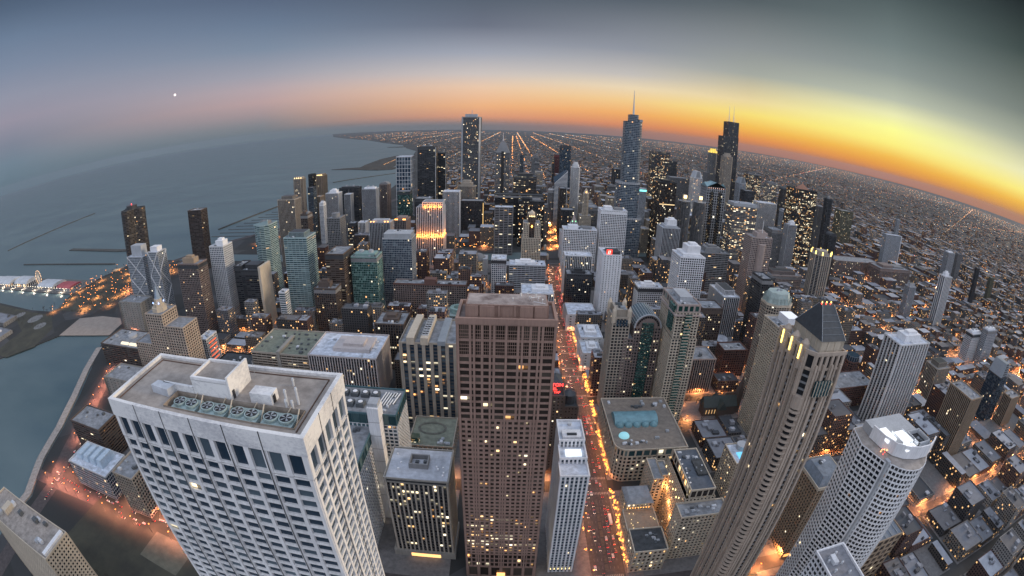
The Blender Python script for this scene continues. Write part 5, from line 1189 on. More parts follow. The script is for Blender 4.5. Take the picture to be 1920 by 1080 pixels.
# ------------------------------------------------------------------ river and loop landmarks
rt_ = root_at('floodlit_tower', 'white pier tower glowing orange under floodlights at mid height and crown', -210, -149, 1028, 1075, 'office tower')
P = rect(-30.5, 30.5, -23.5, 23.5)
section(rt_, P, 0, 70, (4.4,4,1.5,.9,1.0,.2), 'white', 'dark', .10, span='bronze'); section(rt_, offset(P,-1.6), 70.2, 138, (4.1,4,1.4,.9,1.0,.2), 'white', 'dark', .08, span='bronze')
section(rt_, rect(-16,28,-20,20), 138.2, 148, (4.1,4,1.4,.9,.8,.2), 'white', 'dark', .0, roof=GREY, ph=1); polyroof(P, 70.05).build('ledge', wall('white'), rt_); polyroof(offset(P,-1.6), 138.1).build('roof', GREY(), rt_)
FLOOD = emit('flood_lamp', (1,.34,.05), 6)
for k in range(14): boxp(rt_, 'flood_lamp', FLOOD, -29+k*4.35-.6, -29+k*4.35+.6, -24.9, -24.2, 70.3, 71.2)
for k in range(10): boxp(rt_, 'flood_lamp', FLOOD, -14+k*4.5-.6, -14+k*4.5+.6, -22.8, -22.1, 138.3, 139.2)
for k in range(8): boxp(rt_, 'flood_lamp', FLOOD, 30.2, 30.8, -22+k*6-.6, -22+k*6+.6, 70.3, 71.2)
def lamp(loc, e, c=(1,.45,.14), r=.8, parent=None, spot=False):
    l = bpy.data.lights.new('lamp_light', 'SPOT' if spot else 'POINT')
    l.energy = e; l.color = c; l.shadow_soft_size = r
    if spot: l.spot_size = R(158); l.spot_blend = .35
    o = bpy.data.objects.new('lamp_light', l); COL.objects.link(o); o.location = loc
    if parent: o.parent = parent
    return o
for q_ in range(4): lamp((-12.4, -22+q_*12, 14+q_*7), 3500, (1,.42,.12), .6, HOTEL)
for rt0, p_ in ROOFLIGHTS: lamp(p_, 700, (.9,.95,1), .6, rt0)
for k in range(6): lamp((-27+k*10.8, -27.5, 74), 10000, (1,.30,.05), 1.5, rt_)
for k in range(3): lamp((34, -18+k*16, 75), 8000, (1,.30,.05), 1.5, rt_)
for k in range(4): lamp((-10+k*11, -25, 139), 6000, (1,.30,.05), 1.5, rt_)
def rrect(x0, x1, y0, y1, r, n=5):
    o = []
    for cx, cy, a0 in ((x0+r,y0+r,180),(x1-r,y0+r,270),(x1-r,y1-r,0),(x0+r,y1-r,90)):
        o += [(cx+r*math.cos(R(a0+90*k/n)), cy+r*math.sin(R(a0+90*k/n))) for k in range(n+1)]
    return o
rt_ = root_at('tiered_tower', 'tall silver glass tower in rounded tiers with a long thin spire', 256, 322, 1115, 1165, 'skyscraper')
ox, oy = 289, 1140
BB = (60,4.1,0,1.35,.2,.5)
for (x0,x1,y0,y1), z0, z1, r_ in (((256,322,1115,1168),0,112,12),((256,312,1117,1166),112,199,14),((267,309,1119,1164),199,348,13),((278,299,1124,1156),348,365,6)):
    Q_ = [(x-ox,y-oy) for x,y in rrect(x0,x1,y0,y1,r_)]
    section(rt_, Q_, z0, z1-5 if z1 < 348 else z1, (5,4.1,.3,.95,.25,.4), 'metal', 'blue', .04)
    if z1 < 348: section(rt_, offset(Q_, .4), z1-5, z1, (5,5,3.5,2.5,.4,.5), 'lgray', 'blue', 0)
    polyroof(Q_, z1+.1).build('roof', GREY(), rt_)
m = MB(); m.tube((0,0,365), (0,0,392), 2.6, 1.6, 8); m.tube((0,0,392), (0,0,426), 1.6, .5, 8); m.build('spire', wall('steel'), rt_)
boxp(rt_, 'roof_block', wall('metal'), 11, 19, -18, 18, 348, 354)
rt_ = root_at('bundled_tower', 'tallest black stepped tower with two white antennas on the far skyline', 1038, 1147, 2211, 2300, 'skyscraper')
ox, oy = 1092, 2255
for (x0,x1,y0,y1), z0, z1 in (((1040,1147,2215,2295),0,118),((1044,1127,2217,2290),118,358),((1066,1126,2219,2280),358,435)):
    section(rt_, sh_(x0,x1,y0,y1), z0, z1, (5,4.2,.9,1.5,.5,.3), 'dark', 'dark', .05, roof=DARKROOF, ph=2)
for x in (1084, 1111):
    m = MB(); m.tube((x-ox,0,435), (x-ox,0,470), 2.2, 1.8, 6); m.tube((x-ox,0,470), (x-ox,0,522), 1.2, .6, 6); m.build('antenna', wall('bwhite'), rt_)
for x in (1072, 1120):
    m = MB(); m.tube((x-ox,0,435), (x-ox,0,462), .7, .4, 5); m.build('antenna', wall('bwhite'), rt_)
rt_ = root_at('white_pier_tower', 'tallest white pier tower, a plain square shaft above the lake shore', -160, -101, 1500, 1559, 'skyscraper')
c_ = 5; P = [(-29.5+c_,-29.5),(29.5-c_,-29.5),(29.5,-29.5+c_),(29.5,29.5-c_),(29.5-c_,29.5),(-29.5+c_,29.5),(-29.5,29.5-c_),(-29.5,-29.5+c_)]
section(rt_, P, 0, 344, (3.1,4,.8,.8,.6,.2), 'gray', 'dark', .16, roof=GREY, ph=3, span='dark')
for a, b in ((P[7],P[0]),(P[1],P[2])):
    m = MB(); n = Vector((b[1]-a[1], a[0]-b[0])).normalized()*.9; m.face([(a[0]+n.x,a[1]+n.y,0),(b[0]+n.x,b[1]+n.y,0),(b[0]+n.x,b[1]+n.y,346),(a[0]+n.x,a[1]+n.y,346)]); m.build('corner_pier', wall('lgray'), rt_)
boxp(rt_, 'penthouse', wall('lgray'), -20, 18, -18, 18, 344, 356); m = MB(); m.tube((0,0,356), (0,0,370), 1.1, .6); m.build('antenna', wall('lgray'), rt_)
rt_ = root_at('chisel_tower', 'dark grey tower with diamond shaped chevron top and needle spire', -50, -8, 1467, 1510, 'skyscraper')
P = rect(-21,21,-21,21); section(rt_, P, 0, 236, (3.5,4,1,1.2,.6,.4), 'gray', 'dark', .16)
for k in range(4):
    q = 1-k*.2; z0 = 236+k*9; D_ = [(0,-23*q),(23*q,0),(0,23*q),(-23*q,0)]; m = MB(); m.frustum([(x*1.0,y*1.0) for x,y in rect(-21*q,21*q,-21*q,21*q)], z0, rect(-21*(q-.2)-1,21*(q-.2)+1,-21*(q-.2)-1,21*(q-.2)+1), z0+9.2); m.build('chevron_tier', wall('gray'), rt_)
m = MB(); m.tube((0,0,270), (0,0,298), 1.4, .2); m.build('spire', wall('bwhite'), rt_); boxp(rt_, 'dark_groove', wall('black'), -4, 4, -21.9, -21.3, 0, 240)
rt_ = root_at('diamond_tower', 'white banded tower with a great sloping diamond face', 134, 174, 1480, 1520, 'office tower')
ox, oy = 154, 1500
m = MB(); m.face([(-20,-20,0),(20,-20,0),(20,-20,182),(-20,-20,143)]); m.face([(20,-20,0),(20,20,0),(20,20,186),(20,-20,182)]); m.face([(-20,20,0),(-20,-20,0),(-20,-20,143),(-20,20,160)]); m.face([(20,20,0),(-20,20,0),(-20,20,160),(20,20,186)]); m.face([(-20,-20,143),(20,-20,182),(20,20,186),(-20,20,160)])
m.build('glazing', glass('blue', .03), rt_); m = MB()
for k in range(46):
    z = 4*k+2; xl = -20 if z < 143 else -20+(z-143)/39*40
    if xl < 19: m.box(xl, 20.2, -20.5, -19.9, z, z+2)
    m.box(19.9, 20.6, -20.3, 20, z, z+2)
m.tube((-20,-20.2,143), (20,-20.2,182), .9); m.build('white_band', wall('white'), rt_)
rt_ = root_at('black_box_tower', 'black glass box tower with a few lit floors right of the tiered tower', 358, 400, 1105, 1170, 'office tower')
P = rect(-21,21,-32.5,32.5); section(rt_, P, 0, 206, (3.2,4,.35,.9,.3,.15), 'black', 'brown', .13, roof=DARKROOF, ph=2); boxp(rt_, 'penthouse', wall('black'), -10, 10, -14, 14, 206, 211)
for z in (100, 152): boxp(rt_, 'lit_floor', emit('lit_floor', (1,.70,.35), .8), -20, 20, -33.05, -32.9, z, z+2.2)
for nm, cx, lab in (('a', 453, 'left one of the two round corncob towers with scalloped balconies'), ('b', 498.5, 'right one of the two round corncob towers with scalloped balconies')):
    rt_ = root_at('corncob_tower', lab, cx-20, cx+20, 1160, 1200, 'apartment tower')
    lob = [((16.5+2.6*abs(math.cos(8*a)))*math.cos(a), (16.5+2.6*abs(math.cos(8*a)))*math.sin(a)) for a in [2*math.pi*k/64 for k in range(64)]]
    gl, fr = MB(), MB(); facade(None, gl, circle(0,0,16,32), 0, 156, (3.1,3.2,0,0,0,0)); gl.build('glazing', glass('dark', .04), rt_)
    m = MB()
    for k in range(48):
        z = 3.2*k+1; m.prism(lob, z, z+1.2); 
    m.build('balcony', wall('gray'), rt_)
    m = MB(); m.prism(circle(0,0,17,24), 154.5, 156); m.build('roof', GREY(), rt_)
    m = MB(); m.prism(circle(0,0,6,16), 156, 172); m.build('lift_core', wall('cream'), rt_); boxp(rt_, 'lit_core_face', GOLD, -4.5, 4.5, -6.4, -6.1, 163, 171)
rt_ = root_at('needle_tower', 'very slim white eight sided tower with small lit top on a square base', 186, 216, 1250, 1280, 'tower building')
section(rt_, rect(-15,15,-15,15), 0, 86, (3.5,3.7,1.4,1.3,.5,.4), 'cream', 'dark', .06, roof=GREY, ph=1.4); section(rt_, circle(0,0,8,8,R(22.5)), 86, 146, (3,3.7,1.1,1.2,.5,.4), 'cream', 'dark', .03); m = MB(); m.frustum(circle(0,0,8,8,R(22.5)), 146, circle(0,0,.5,8,R(22.5)), 160); m.build('spire', wall('cream'), rt_); beacons(rt_, [(0,-6,150)], WARMUP, 'top_lamp', 1.6)
rt_ = root_at('clock_tower', 'white terracotta block with slim clock tower lit pink and green by the river', 122, 190, 1105, 1145, 'tower building')
section(rt_, rect(-34,34,-20,20), 0, 70, (3.4,3.8,1.3,1.2,.5,.4), 'white', 'dark', .08, roof=GREY, ph=1.5); section(rt_, rect(-12,4,-16,0), 70, 96, (4,5,1.3,1.2,.5,.4), 'white', 'dark', 0)
m = MB(); m.frustum(rect(-10,2,-14,-2), 96, rect(-7,-1,-11,-5), 106); m.frustum(rect(-7,-1,-11,-5), 106, rect(-4.2,-3.8,-8.2,-7.8), 119); m.build('spire', wall('pink'), rt_)
m = MB(); m.prism(circle(-4,-16.9,.01,3), 0, .01); m2 = MB(); m2.face([(-4+3*math.cos(a),-16.8,86+3*math.sin(a)) for a in [2*math.pi*k/20 for k in range(20)]]); m2.build('clock_face', emit('clock', (1,.9,.65), .9), rt_)
beacons(rt_, [(-8,-14,98),(0,-14,98)], emit('green_lamp', (.3,1,.5), 2.5), 'crown_lamp', 1); beacons(rt_, [(-26,-20.5,66),(20,-20.5,66)], GOLD, 'crown_lamp', 1.2)
rt_ = root_at('gothic_tower', 'limestone gothic tower with twin shoulders and lit buttressed crown by the avenue', 26, 64, 968, 1004, 'office tower')
section(rt_, rect(-19,19,-16,18), 0, 86, (3.6,3.8,1.7,1.1,1,.25), 'cream', 'dark', .08, roof=GREY, ph=1.5); section(rt_, rect(-17,-7,-15,16), 86, 118, (3.3,3.8,1.7,1.1,.8,.2), 'cream', 'dark', .04, roof=GREY, ph=1.5); section(rt_, rect(7,17,-15,16), 86, 118, (3.3,3.8,1.7,1.1,.8,.2), 'cream', 'dark', .04, roof=GREY, ph=1.5)
section(rt_, rect(-7,7,-8,14), 86, 130, (3.5,4,1.4,1.1,.8,.2), 'brown', 'dark', .02)
m = MB(); m.prism(circle(0,3,7,8,R(22)), 130, 137); m.frustum(circle(0,3,7,8,R(22)), 137, circle(0,3,.3,8), 144)
for k in range(8):
    a = 2*math.pi*k/8; m.tube((9.5*math.cos(a),3+9.5*math.sin(a),126), (8*math.cos(a),3+8*math.sin(a),141), .7, .3, 4)
m.build('gothic_crown', wall('cream'), rt_); beacons(rt_, [(x,-9,132) for x in (-5,-1.6,1.6,5)], GOLD, 'crown_lamp', 1.1); beacons(rt_, [(0,-16,112)], WARMUP, 'crown_lamp', 2.0)
rt_ = root_at('pediment_tower', 'pale gridded tower with four teal temple pediments as its roof', 556, 616, 1270, 1318, 'office tower')
P = rect(-30,30,-24,24); section(rt_, P, 0, 190, (6.4,7.6,1.5,1.3,.8,.5), 'lgray', 'dark', .04); m = MB()
for s in (-1, 1): 
    m.face([(-31,s*25,190),(31,s*25,190),(0,s*25,204)][::s if s > 0 else 1])
m.face([(-31,-25,190),(31,-25,190),(0,-25,204)]); m.face([(-31,-25,190),(0,-25,204),(0,25,204),(-31,25,190)]); m.face([(31,-25,190),(31,25,190),(0,25,204),(0,-25,204)])
m.face([(-31.5,25,189.9),(-31.5,-25,189.9),(-31.5,0,201)]); m.face([(31.5,-25,189.9),(31.5,25,189.9),(31.5,0,201)])
m.face([(-31.5,-25,189.9),(-31.5,0,201),(0,0,203.5)]); m.face([(-31.5,0,201),(-31.5,25,189.9),(0,0,203.5)])
m.build('pediment_roof', plain('pediment_teal', (.22,.34,.37), .5, .25, .1), rt_); beacons(rt_, [(-25+k*7,-25,187) for k in range(8)], emit('pink_lamp', (1,.55,.4), 1.5), 'cornice_lamp', 1)
for x in (-13, 13): boxp(rt_, 'dark_bay', glass('dark', .05), x-5, x+5, -25, -24.5, 20, 176)
rt_ = root_at('crown_lit_tower', 'far dark tower with a glowing yellow cylinder crown left of the tallest black tower', 1034, 1122, 2378, 2440, 'skyscraper')
section(rt_, rect(-44,44,-30,30), 0, 150, (4,4,1.4,1.3,.6,.4), 'gray', 'dark', .05, roof=GREY, ph=2); section(rt_, circle(-8,-2,25,8,R(22.5)), 150, 262, (4,4,1.4,1.3,.6,.4), 'gray', 'dark', .05)
m = MB(); m.prism(circle(-8,-2,17,24), 262, 284); m.build('lit_crown', emit('crown_yellow', (1,.72,.12), .9), rt_); m = MB()
for k in range(12):
    a = 2*math.pi*k/12; m.tube((-8+17.4*math.cos(a),-2+17.4*math.sin(a),262), (-8+17.4*math.cos(a),-2+17.4*math.sin(a),286), .8, .8, 4)
m.build('crown_frame', wall('gray'), rt_)
for k in range(4): a = R(45+90*k); m = MB(); m.prism(circle(-8+22*math.cos(a),-2+22*math.sin(a),5,10), 262, 272); m.build('corner_lantern', emit('crown_yellow2', (1,.7,.15), .9), rt_)
# moon
m = MB()
d_ = Vector((math.sin(R(-40.84))*math.cos(R(6.143)), math.cos(R(-40.84))*math.cos(R(6.143)), math.sin(R(6.143))))
for i in range(8):
    for j in range(16):
        f = lambda i, j: (85*math.sin(math.pi*i/8)*math.cos(2*math.pi*j/16), 85*math.sin(math.pi*i/8)*math.sin(2*math.pi*j/16), 85*math.cos(math.pi*i/8))
        m.face([f(i,j), f(i+1,j), f(i+1,j+1), f(i,j+1)])
mo = m.build('moon', emit('moon', (1,.86,.80), 1.5)); mo.location = d_*36000+Vector((0,0,CAMZ)); tag(mo, 'small bright moon low in the pink evening sky over the lake', 'moon')
# ------------------------------------------------------------------ ordinary city between the landmarks
def free(x0, x1, y0, y1, g=2):
    for a, b, c, d in KEEP:
        if x0 < b+g and x1 > a-g and y0 < d+g and y1 > c-g: return False
    return True
def winwall():
    """painted masonry with window openings by uv in metres, for the many small distant buildings"""
    m, nt, p = new_mat('small_building_wall')
    at = nt.nodes.new('ShaderNodeVertexColor'); at.layer_name = 'Col'
    uv = nt.nodes.new('ShaderNodeUVMap'); s = nt.nodes.new('ShaderNodeSeparateXYZ'); nt.links.new(uv.outputs[0], s.inputs[0])
    U, V = mathn(nt, 'DIVIDE', s.outputs[0], 3.4), mathn(nt, 'DIVIDE', s.outputs[1], 3.5)
    fu, fv = mathn(nt, 'FRACT', U), mathn(nt, 'FRACT', V)
    def band(f, a, b): return mathn(nt, 'MULTIPLY', mathn(nt, 'GREATER_THAN', f, a), mathn(nt, 'LESS_THAN', f, b))
    win = mathn(nt, 'MULTIPLY', band(fu, .22, .78), band(fv, .25, .8))
    cx = nt.nodes.new('ShaderNodeCombineXYZ'); nt.links.new(mathn(nt, 'FLOOR', U), cx.inputs[0]); nt.links.new(mathn(nt, 'FLOOR', V), cx.inputs[1])
    g = nt.nodes.new('ShaderNodeNewGeometry'); oi = nt.nodes.new('ShaderNodeObjectInfo'); sp = nt.nodes.new('ShaderNodeSeparateColor'); nt.links.new(at.outputs[0], sp.inputs[0])
    nt.links.new(mathn(nt, 'ADD', mathn(nt, 'MULTIPLY', sp.outputs[1], 977), mathn(nt, 'MULTIPLY', oi.outputs['Random'], 77)), cx.inputs[2])
    w = nt.nodes.new('ShaderNodeTexWhiteNoise'); w.noise_dimensions = '3D'; nt.links.new(cx.outputs[0], w.inputs['Vector'])
    n = noise(nt, .15, 4, .6)
    wallc = mixc(nt, .45, at.outputs[0], mixc(nt, n, (.02,.02,.02), at.outputs[0]))
    nt.links.new(mixc(nt, win, wallc, (.018,.02,.024)), p.inputs['Base Color'])
    nt.links.new(mathn(nt, 'MULTIPLY_ADD', win, -.6, .85), p.inputs['Roughness'])
    p.inputs['Emission Color'].default_value = (1,.56,.22,1)
    nt.links.new(mathn(nt, 'MULTIPLY', mathn(nt, 'MULTIPLY', win, mathn(nt, 'GREATER_THAN', w.outputs[0], .93)), 1.3), p.inputs['Emission Strength'])
    m.cycles.emission_sampling = 'NONE'; return m
def roofcol():
    m, nt, p = new_mat('small_building_roof'); at = nt.nodes.new('ShaderNodeVertexColor'); at.layer_name = 'Col'
    n = noise(nt, .12, 4, .65); nt.links.new(mixc(nt, .6, at.outputs[0], mixc(nt, n, (.03,.03,.035), at.outputs[0], 'MIX')), p.inputs['Base Color']); p.inputs['Roughness'].default_value = .9
    return m
WW, RC = winwall(), roofcol()
BRICKS = [(.12,.062,.05),(.16,.09,.07),(.10,.085,.075),(.20,.17,.14),(.26,.235,.21),(.075,.07,.072),(.17,.16,.165),(.33,.31,.29),(.14,.075,.065)]
ROOFC = [(.38,.40,.45),(.26,.27,.30),(.50,.52,.57),(.11,.115,.125),(.19,.18,.18),(.30,.30,.33),(.07,.075,.085)]
def small(m, x0, x1, y0, y1, z0, h, r, detail=True):
    c = r.choice(BRICKS); k = r.uniform(.75, 1.25); c = tuple(v*k for v in c); rc = r.choice(ROOFC); k = r.uniform(.8, 1.2); rc = tuple(v*k for v in rc)
    a = rect(x0, x1, y0, y1); o = r.uniform(0, 900)//3.4*3.4
    for i in range(4):
        p, q = a[i], a[(i+1) % 4]; L = math.hypot(q[0]-p[0], q[1]-p[1]); L = round(L/3.4)*3.4
        m.face([(*p,z0),(*q,z0),(*q,z0+h),(*p,z0+h)], [(o,0),(o+L,0),(o+L,h),(o,h)], 0, c); o += L+34
    if not detail:
        m.face([(*p, z0+h) for p in a], None, 1, rc); return
    t = .6; i_ = rect(x0+t, x1-t, y0+t, y1-t); cl = tuple(min(1, v*1.25) for v in c)
    for k in range(4):
        j = (k+1) % 4
        m.face([(*a[k],z0+h),(*a[j],z0+h),(*i_[j],z0+h),(*i_[k],z0+h)], None, 1, cl); m.face([(*i_[j],z0+h-1),(*i_[k],z0+h-1),(*i_[k],z0+h),(*i_[j],z0+h)], None, 1, cl)
    m.face([(*p, z0+h-1) for p in i_], None, 1, rc)
    for k in range(r.randint(2, 7)):
        w, d, hh = r.uniform(2, min(8, (x1-x0)*.4)), r.uniform(2, min(7, (y1-y0)*.4)), r.uniform(1.5, 4)
        x, y = r.uniform(x0+1, x1-w-1), r.uniform(y0+1, y1-d-1); m.box(x, x+w, y, y+d, z0+h-1, z0+h+hh-1, 1, col=r.choice(ROOFC))
def shore_x(y):
    T = [(2600,-560),(3150,-700),(3420,-740),(4719,-930),(5919,-1150),(7849,-1760),(9162,-2430),(11556,-3500),(14700,-5200),(19547,-7560),(30000,-12000)]
    for (a, xa), (b, xb) in zip(T[:-1], T[1:]):
        if y <= b: return xa+(xb-xa)*(max(y, a)-a)/(b-a)
    return -12000
def vis(x, y):
    a = math.degrees(math.atan2(x, y)); return -66 < a < 86 and y > 0
fill = []
fr_ = random.Random(11)
NSW = NSR+[1700+130*k for k in range(8)]
EWF = EW+[1200,1300,1410,1520,1620,1720,1830,1940,2050,2160,2280,2400]
for yi in range(len(EWF)-1):
    y0, y1 = EWF[yi]+10, EWF[yi+1]-10
    ml, mr_ = mich((y0+y1)/2)-17, mich((y0+y1)/2)+17
    xs = [(NS[i]+10, NS[i+1]-10) for i in range(len(NS)-1)]+[(NS[-1]+10, ml),(mr_, NSR[0]-10)]+[(NSW[i]+10, NSW[i+1]-10) for i in range(len(NSW)-1)]
    for x0, x1 in xs:
        if x1-x0 < 8: continue
        x = x0
        while x < x1-9:
            w = fr_.uniform(16, 40); xb = min(x+w, x1)
            if x1-xb < 9: xb = x1
            for ya, yb in ((y0, (y0+y1)/2-3), ((y0+y1)/2+3, y1)):
                if fr_.random() < .12 or yb-ya < 9: continue
                xm, ym = (x+xb)/2, (ya+yb)/2
                if not vis(xm, ym): continue
                if 1040 < ym < 1310 and not (ym > 1205 and xm < 150) and abs(ym-(1110+.12*max(0,xm))) < 70: continue
                if x < 60 and x > -520 and ym > 1150 and x < -330: continue
                if (xm < -360 and ym < 560) or (xm < -112 and ym < 226) or (xm < -250 and ym < 300): continue
                if free(x, xb, ya, yb):
                    loop = ym > 1200 and 100 < xm < 900
                    if loop: h = fr_.choice((30, 40, 55, 70, 90, 60, 75))*fr_.uniform(.7, 1.1)*(1 if xm < 800 else .6)
                    elif xm > 650: h = fr_.choice((8, 10, 12, 14, 16, 24, 34, 11))
                    else: h = fr_.choice((10, 14, 18, 24, 32, 44, 14, 55))*(1 if ym > 300 else .7)
                    if not loop and 560 < ym < 1050 and (-420 < xm < -34 or 206 < xm < 600): h *= 1.45
                    if xm < 75 and xm > -120 and ym < 480: h = min(h, 16)
                    if 35 < xm < 88 and ym < 960: h = min(h, 13)
                    d = math.hypot(xm, ym); fill.append(((xb-x)*(h+12)/d**2, x, xb, ya, yb, h, loop))
            x = xb+fr_.choice((0, .4, 3))
fill.sort(reverse=True)
N_LOW, N_MID = 285, 100
lows = [f for f in fill if not f[6]]; mids = [f for f in fill if f[6]]
rest = lows[N_LOW:]+mids[N_MID:]
for f in lows[:N_LOW]+mids[:N_MID]: KEEP.append(f[1:5])
def zone(x, y):
    if x < -34: return ('mid rise block filling in among the lakeside towers left of the granite tower', 'blocks among the lakeside towers')
    if x < 206: return ('plain roofed block lining the bright avenue', 'blocks along the avenue')
    if y < 700 and x < 700: return ('low masonry block among the streets around the pyramid roofed tower', 'blocks around the pyramid roofed tower')
    if x < 700: return ('low flat roofed block between the arched tower and the river towers', 'blocks before the river towers')
    return ('low flat roofed house block in the wide western district', 'low blocks of the western district')
for _, x0, x1, y0, y1, h, loop in lows[:N_LOW]:
    m = MB(); small(m, x0, x1, y0, y1, .16, h, fr_); lab, gr = zone((x0+x1)/2, (y0+y1)/2)
    tag(m.build('low_building', [WW, RC], shift=((x0+x1)/2, (y0+y1)/2, 0), color=True), lab, 'building', gr)
for i, (_, x0, x1, y0, y1, h, loop) in enumerate(mids[:N_MID]):
    wc = fr_.choice(('gray','beige','pinkbrown','dark','lgray','concrete','brown','cream')); st = fr_.choice(('G','G','P','B'))
    tower('office_block', 'ordinary office block standing among the downtown towers beyond the river', rect(x0,x1,y0,y1), h, st, wc, fr_.choice(('dark','dark','brown')), fr_.choice((.04,.08,.15,.25)), cat='office block', group='office blocks of the downtown mass')
# the endless flat city beyond, as one mass
m = MB(); r = random.Random(5)
for _, x0, x1, y0, y1, h, loop in rest: small(m, x0, x1, y0, y1, .05, h, r, False)
for i in range(15500):
    az = R(r.uniform(-23, 66)); d = 2100*math.exp(r.random()**.85*1.75) if r.random() < .72 else r.uniform(1250, 4200)
    x, y = d*math.sin(az), d*math.cos(az)
    if y < 150 or (x < 1500 and y < 2300) : continue
    if d < 1500: continue
    if (y < 3000 and x < -440) or x < shore_x(y)+130 or (x < 0 and y < 2500): continue
    x, y = round(x/34)*34+r.uniform(-4,4), round(y/52)*52+r.uniform(-4,4)
    if abs((x+40) % 402-201) > 190 or abs((y+20) % 402-201) > 186: continue
    s = 1+d/9000; w, dd = r.uniform(9, 26)*s, r.uniform(10, 30)*s; h = r.choice((7,8,9,10,12,14,18))*r.uniform(.8,1.2)
    if r.random() < .018 and d < 6000: h = r.uniform(25, 60); w, dd = 24, 24
    if not free(x-w/2, x+w/2, y-dd/2, y+dd/2, 1): continue
    small(m, x-w/2, x+w/2, y-dd/2, y+dd/2, 0, h, r, False)
m.build('distant_city', [WW, RC], kind='stuff', color=True)

# ------------------------------------------------------------------ street lights
def lampcol():
    mt, nt, p = new_mat('street_light_glow'); at = nt.nodes.new('ShaderNodeVertexColor'); at.layer_name = 'Col'
    p.inputs['Base Color'].default_value = (.1,.1,.1,1); nt.links.new(at.outputs[0], p.inputs['Emission Color']); p.inputs['Emission Strength'].default_value = 1; mt.cycles.emission_sampling = 'NONE'; return mt
LG = lampcol(); m = MB(); r = random.Random(3)
def far_light(x, y, k=1.0, c=None):
    d = math.hypot(x, y)
    if not vis(x, y): return
    if y > 2000 and x < shore_x(y)+90: return
    if k < .95 and d > 1500 and (math.sin(x*.0037+1.3)*math.sin(y*.0051+.7)+math.sin(x*.0011-y*.0016)) < r.uniform(-.9, 1.1): return
    q = r.random(); c = c or ((1,.40,.11) if q < .72 else (1,.74,.45) if q < .93 else (.75,.9,1))
    s = k*r.uniform(.8, 3.2)*min(1.4, .55+2300/d); m.octa((x, y, 9), max(.55, d*.00052)*r.uniform(.8,1.2), col=tuple(v*s for v in c))
for k in range(-14, 46):
    x = 205+402*k if k else 205
    major = k % 2 == 0
    y = 2300
    while y < 24000:
        if r.random() < (.8 if major else .35): far_light(x+r.uniform(-9,9), y+r.uniform(-20,20), 1.25 if major else .7)
        y += (45 if major else 80)*(1+y/4500)
for x in (0, 110, 205, 560): 
    y = 2350
    while y < 15000: far_light(x+r.uniform(-7,7), y, 1.5, (1,.38,.10)) if r.random() < .75 else None; y += 26*(1+y/5000)
for k in range(0, 56):
    y = 700+402*k if k else 700; x = 1650 if y < 2300 else shore_x(y)
    if r.random() < .12: continue
    while x < 26000 and math.hypot(x, y) < 26000:
        if r.random() < (.5 if k % 2 else .3): far_light(x+r.uniform(-20,20), y+r.uniform(-9,9), .9 if k % 2 else .6)
        x += (48 if k % 2 else 85)*(1+math.hypot(x, y)/4500)
for q in range(5):       # diagonals and expressways
    x0, y0, dx, dy = ((900,2300,1,1.2),(1300,2000,1,.35),(600,2600,.28,1),(1700,1400,1,.62),(300,3300,1,.5))[q]
    t = 0
    while t < 15000:
        far_light(x0+dx*t+r.uniform(-8,8), y0+dy*t+r.uniform(-8,8), 1.2, r.choice(((1,.45,.14),(1,.5,.2),(1,.2,.1),(1,.8,.6)))); t += 60*(1+t/4000)
for i in range(2600):
    az, d = R(r.uniform(22, 66)), 700*math.exp(r.random()*1.7); x, y = d*math.sin(az), d*math.cos(az)
    if x > 640 and free(x-3, x+3, y-3, y+3, 0): far_light(x, y, .8)
for i in range(3600):
    az, d = R(r.uniform(-23, 65)), 2000*math.exp(r.random()*2.3); far_light(d*math.sin(az), d*math.cos(az), .55)
for k in range(16): m.octa((-1040-k*4, 3800+k*62, 9), 2.3, col=(2.6,1.2,.4))
m.build('distant_street_lights', LG, kind='stuff', color=True)
# near streets: lamps one by one; a lamp in three really lights the road
POLE = plain('pole_dark', (.05,.05,.05), .5); HEAD = emit('sodium', (1,.30,.05), 6); HEADW = emit('lamp_white', (1,.86,.62), 7)
def make_lamp(label, group, head, name='street_lamp'):
    r0 = thing(name, label, name.replace('_', ' '), (0,0,0), group)
    mm = MB(); mm.tube((0,0,0), (0,0,9), .16, .1, 6); mm.tube((0,0,8.9), (1.6,0,9.4), .09, .07, 5); mm.build('pole', POLE, r0)
    mm = MB(); mm.octa((1.7,0,9.3), .72, rz=.5); mm.build('lamp_head', head, r0); return r0
def copy_tree(o, parent=None):
    c = o.copy(); COL.objects.link(c)
    if parent: c.parent = parent
    for ch in o.children: copy_tree(ch, c)
    return c
MASS = MB()
def series(proto, spots, lights=None, keep=999):
    if keep == 0: drop(proto)
    order = sorted(range(len(spots)), key=lambda i: math.hypot(spots[i][0], spots[i][1])/spots[i][3]); rank = {i: k for k, i in enumerate(order)}
    for i, (x, y, a, s) in enumerate(spots):
        if lights and i % lights[0] == 0: lamp((x+1.5*math.cos(a), y+1.5*math.sin(a), 9.0), lights[1]*1.5*(max(.4, min(1.3, math.hypot(x, y)/520)) if len(lights) > 3 else 1), lights[2], .5, None, True)
        if rank[i] >= keep:
            c, n = math.cos(a), math.sin(a); MASS.tube((x,y,0), (x,y,9*s), .16*s, .1*s, 4, 0); MASS.octa((x+1.7*s*c, y+1.7*s*n, 9.4*s), .62*s, 1); continue
        o = proto if rank[i] == 0 else copy_tree(proto)
        o.location = (x, y, .16); o.rotation_euler = (0,0,a); o.scale = (s,s,s)
def drop(o):
    for c in list(o.children): bpy.data.objects.remove(c)
    bpy.data.objects.remove(o)
av = []
for y in range(180, 1060, 22):
    av += [(mich(y)-14.6, y, 0, 1), (mich(y)+14.6, y+9, math.pi, 1)]
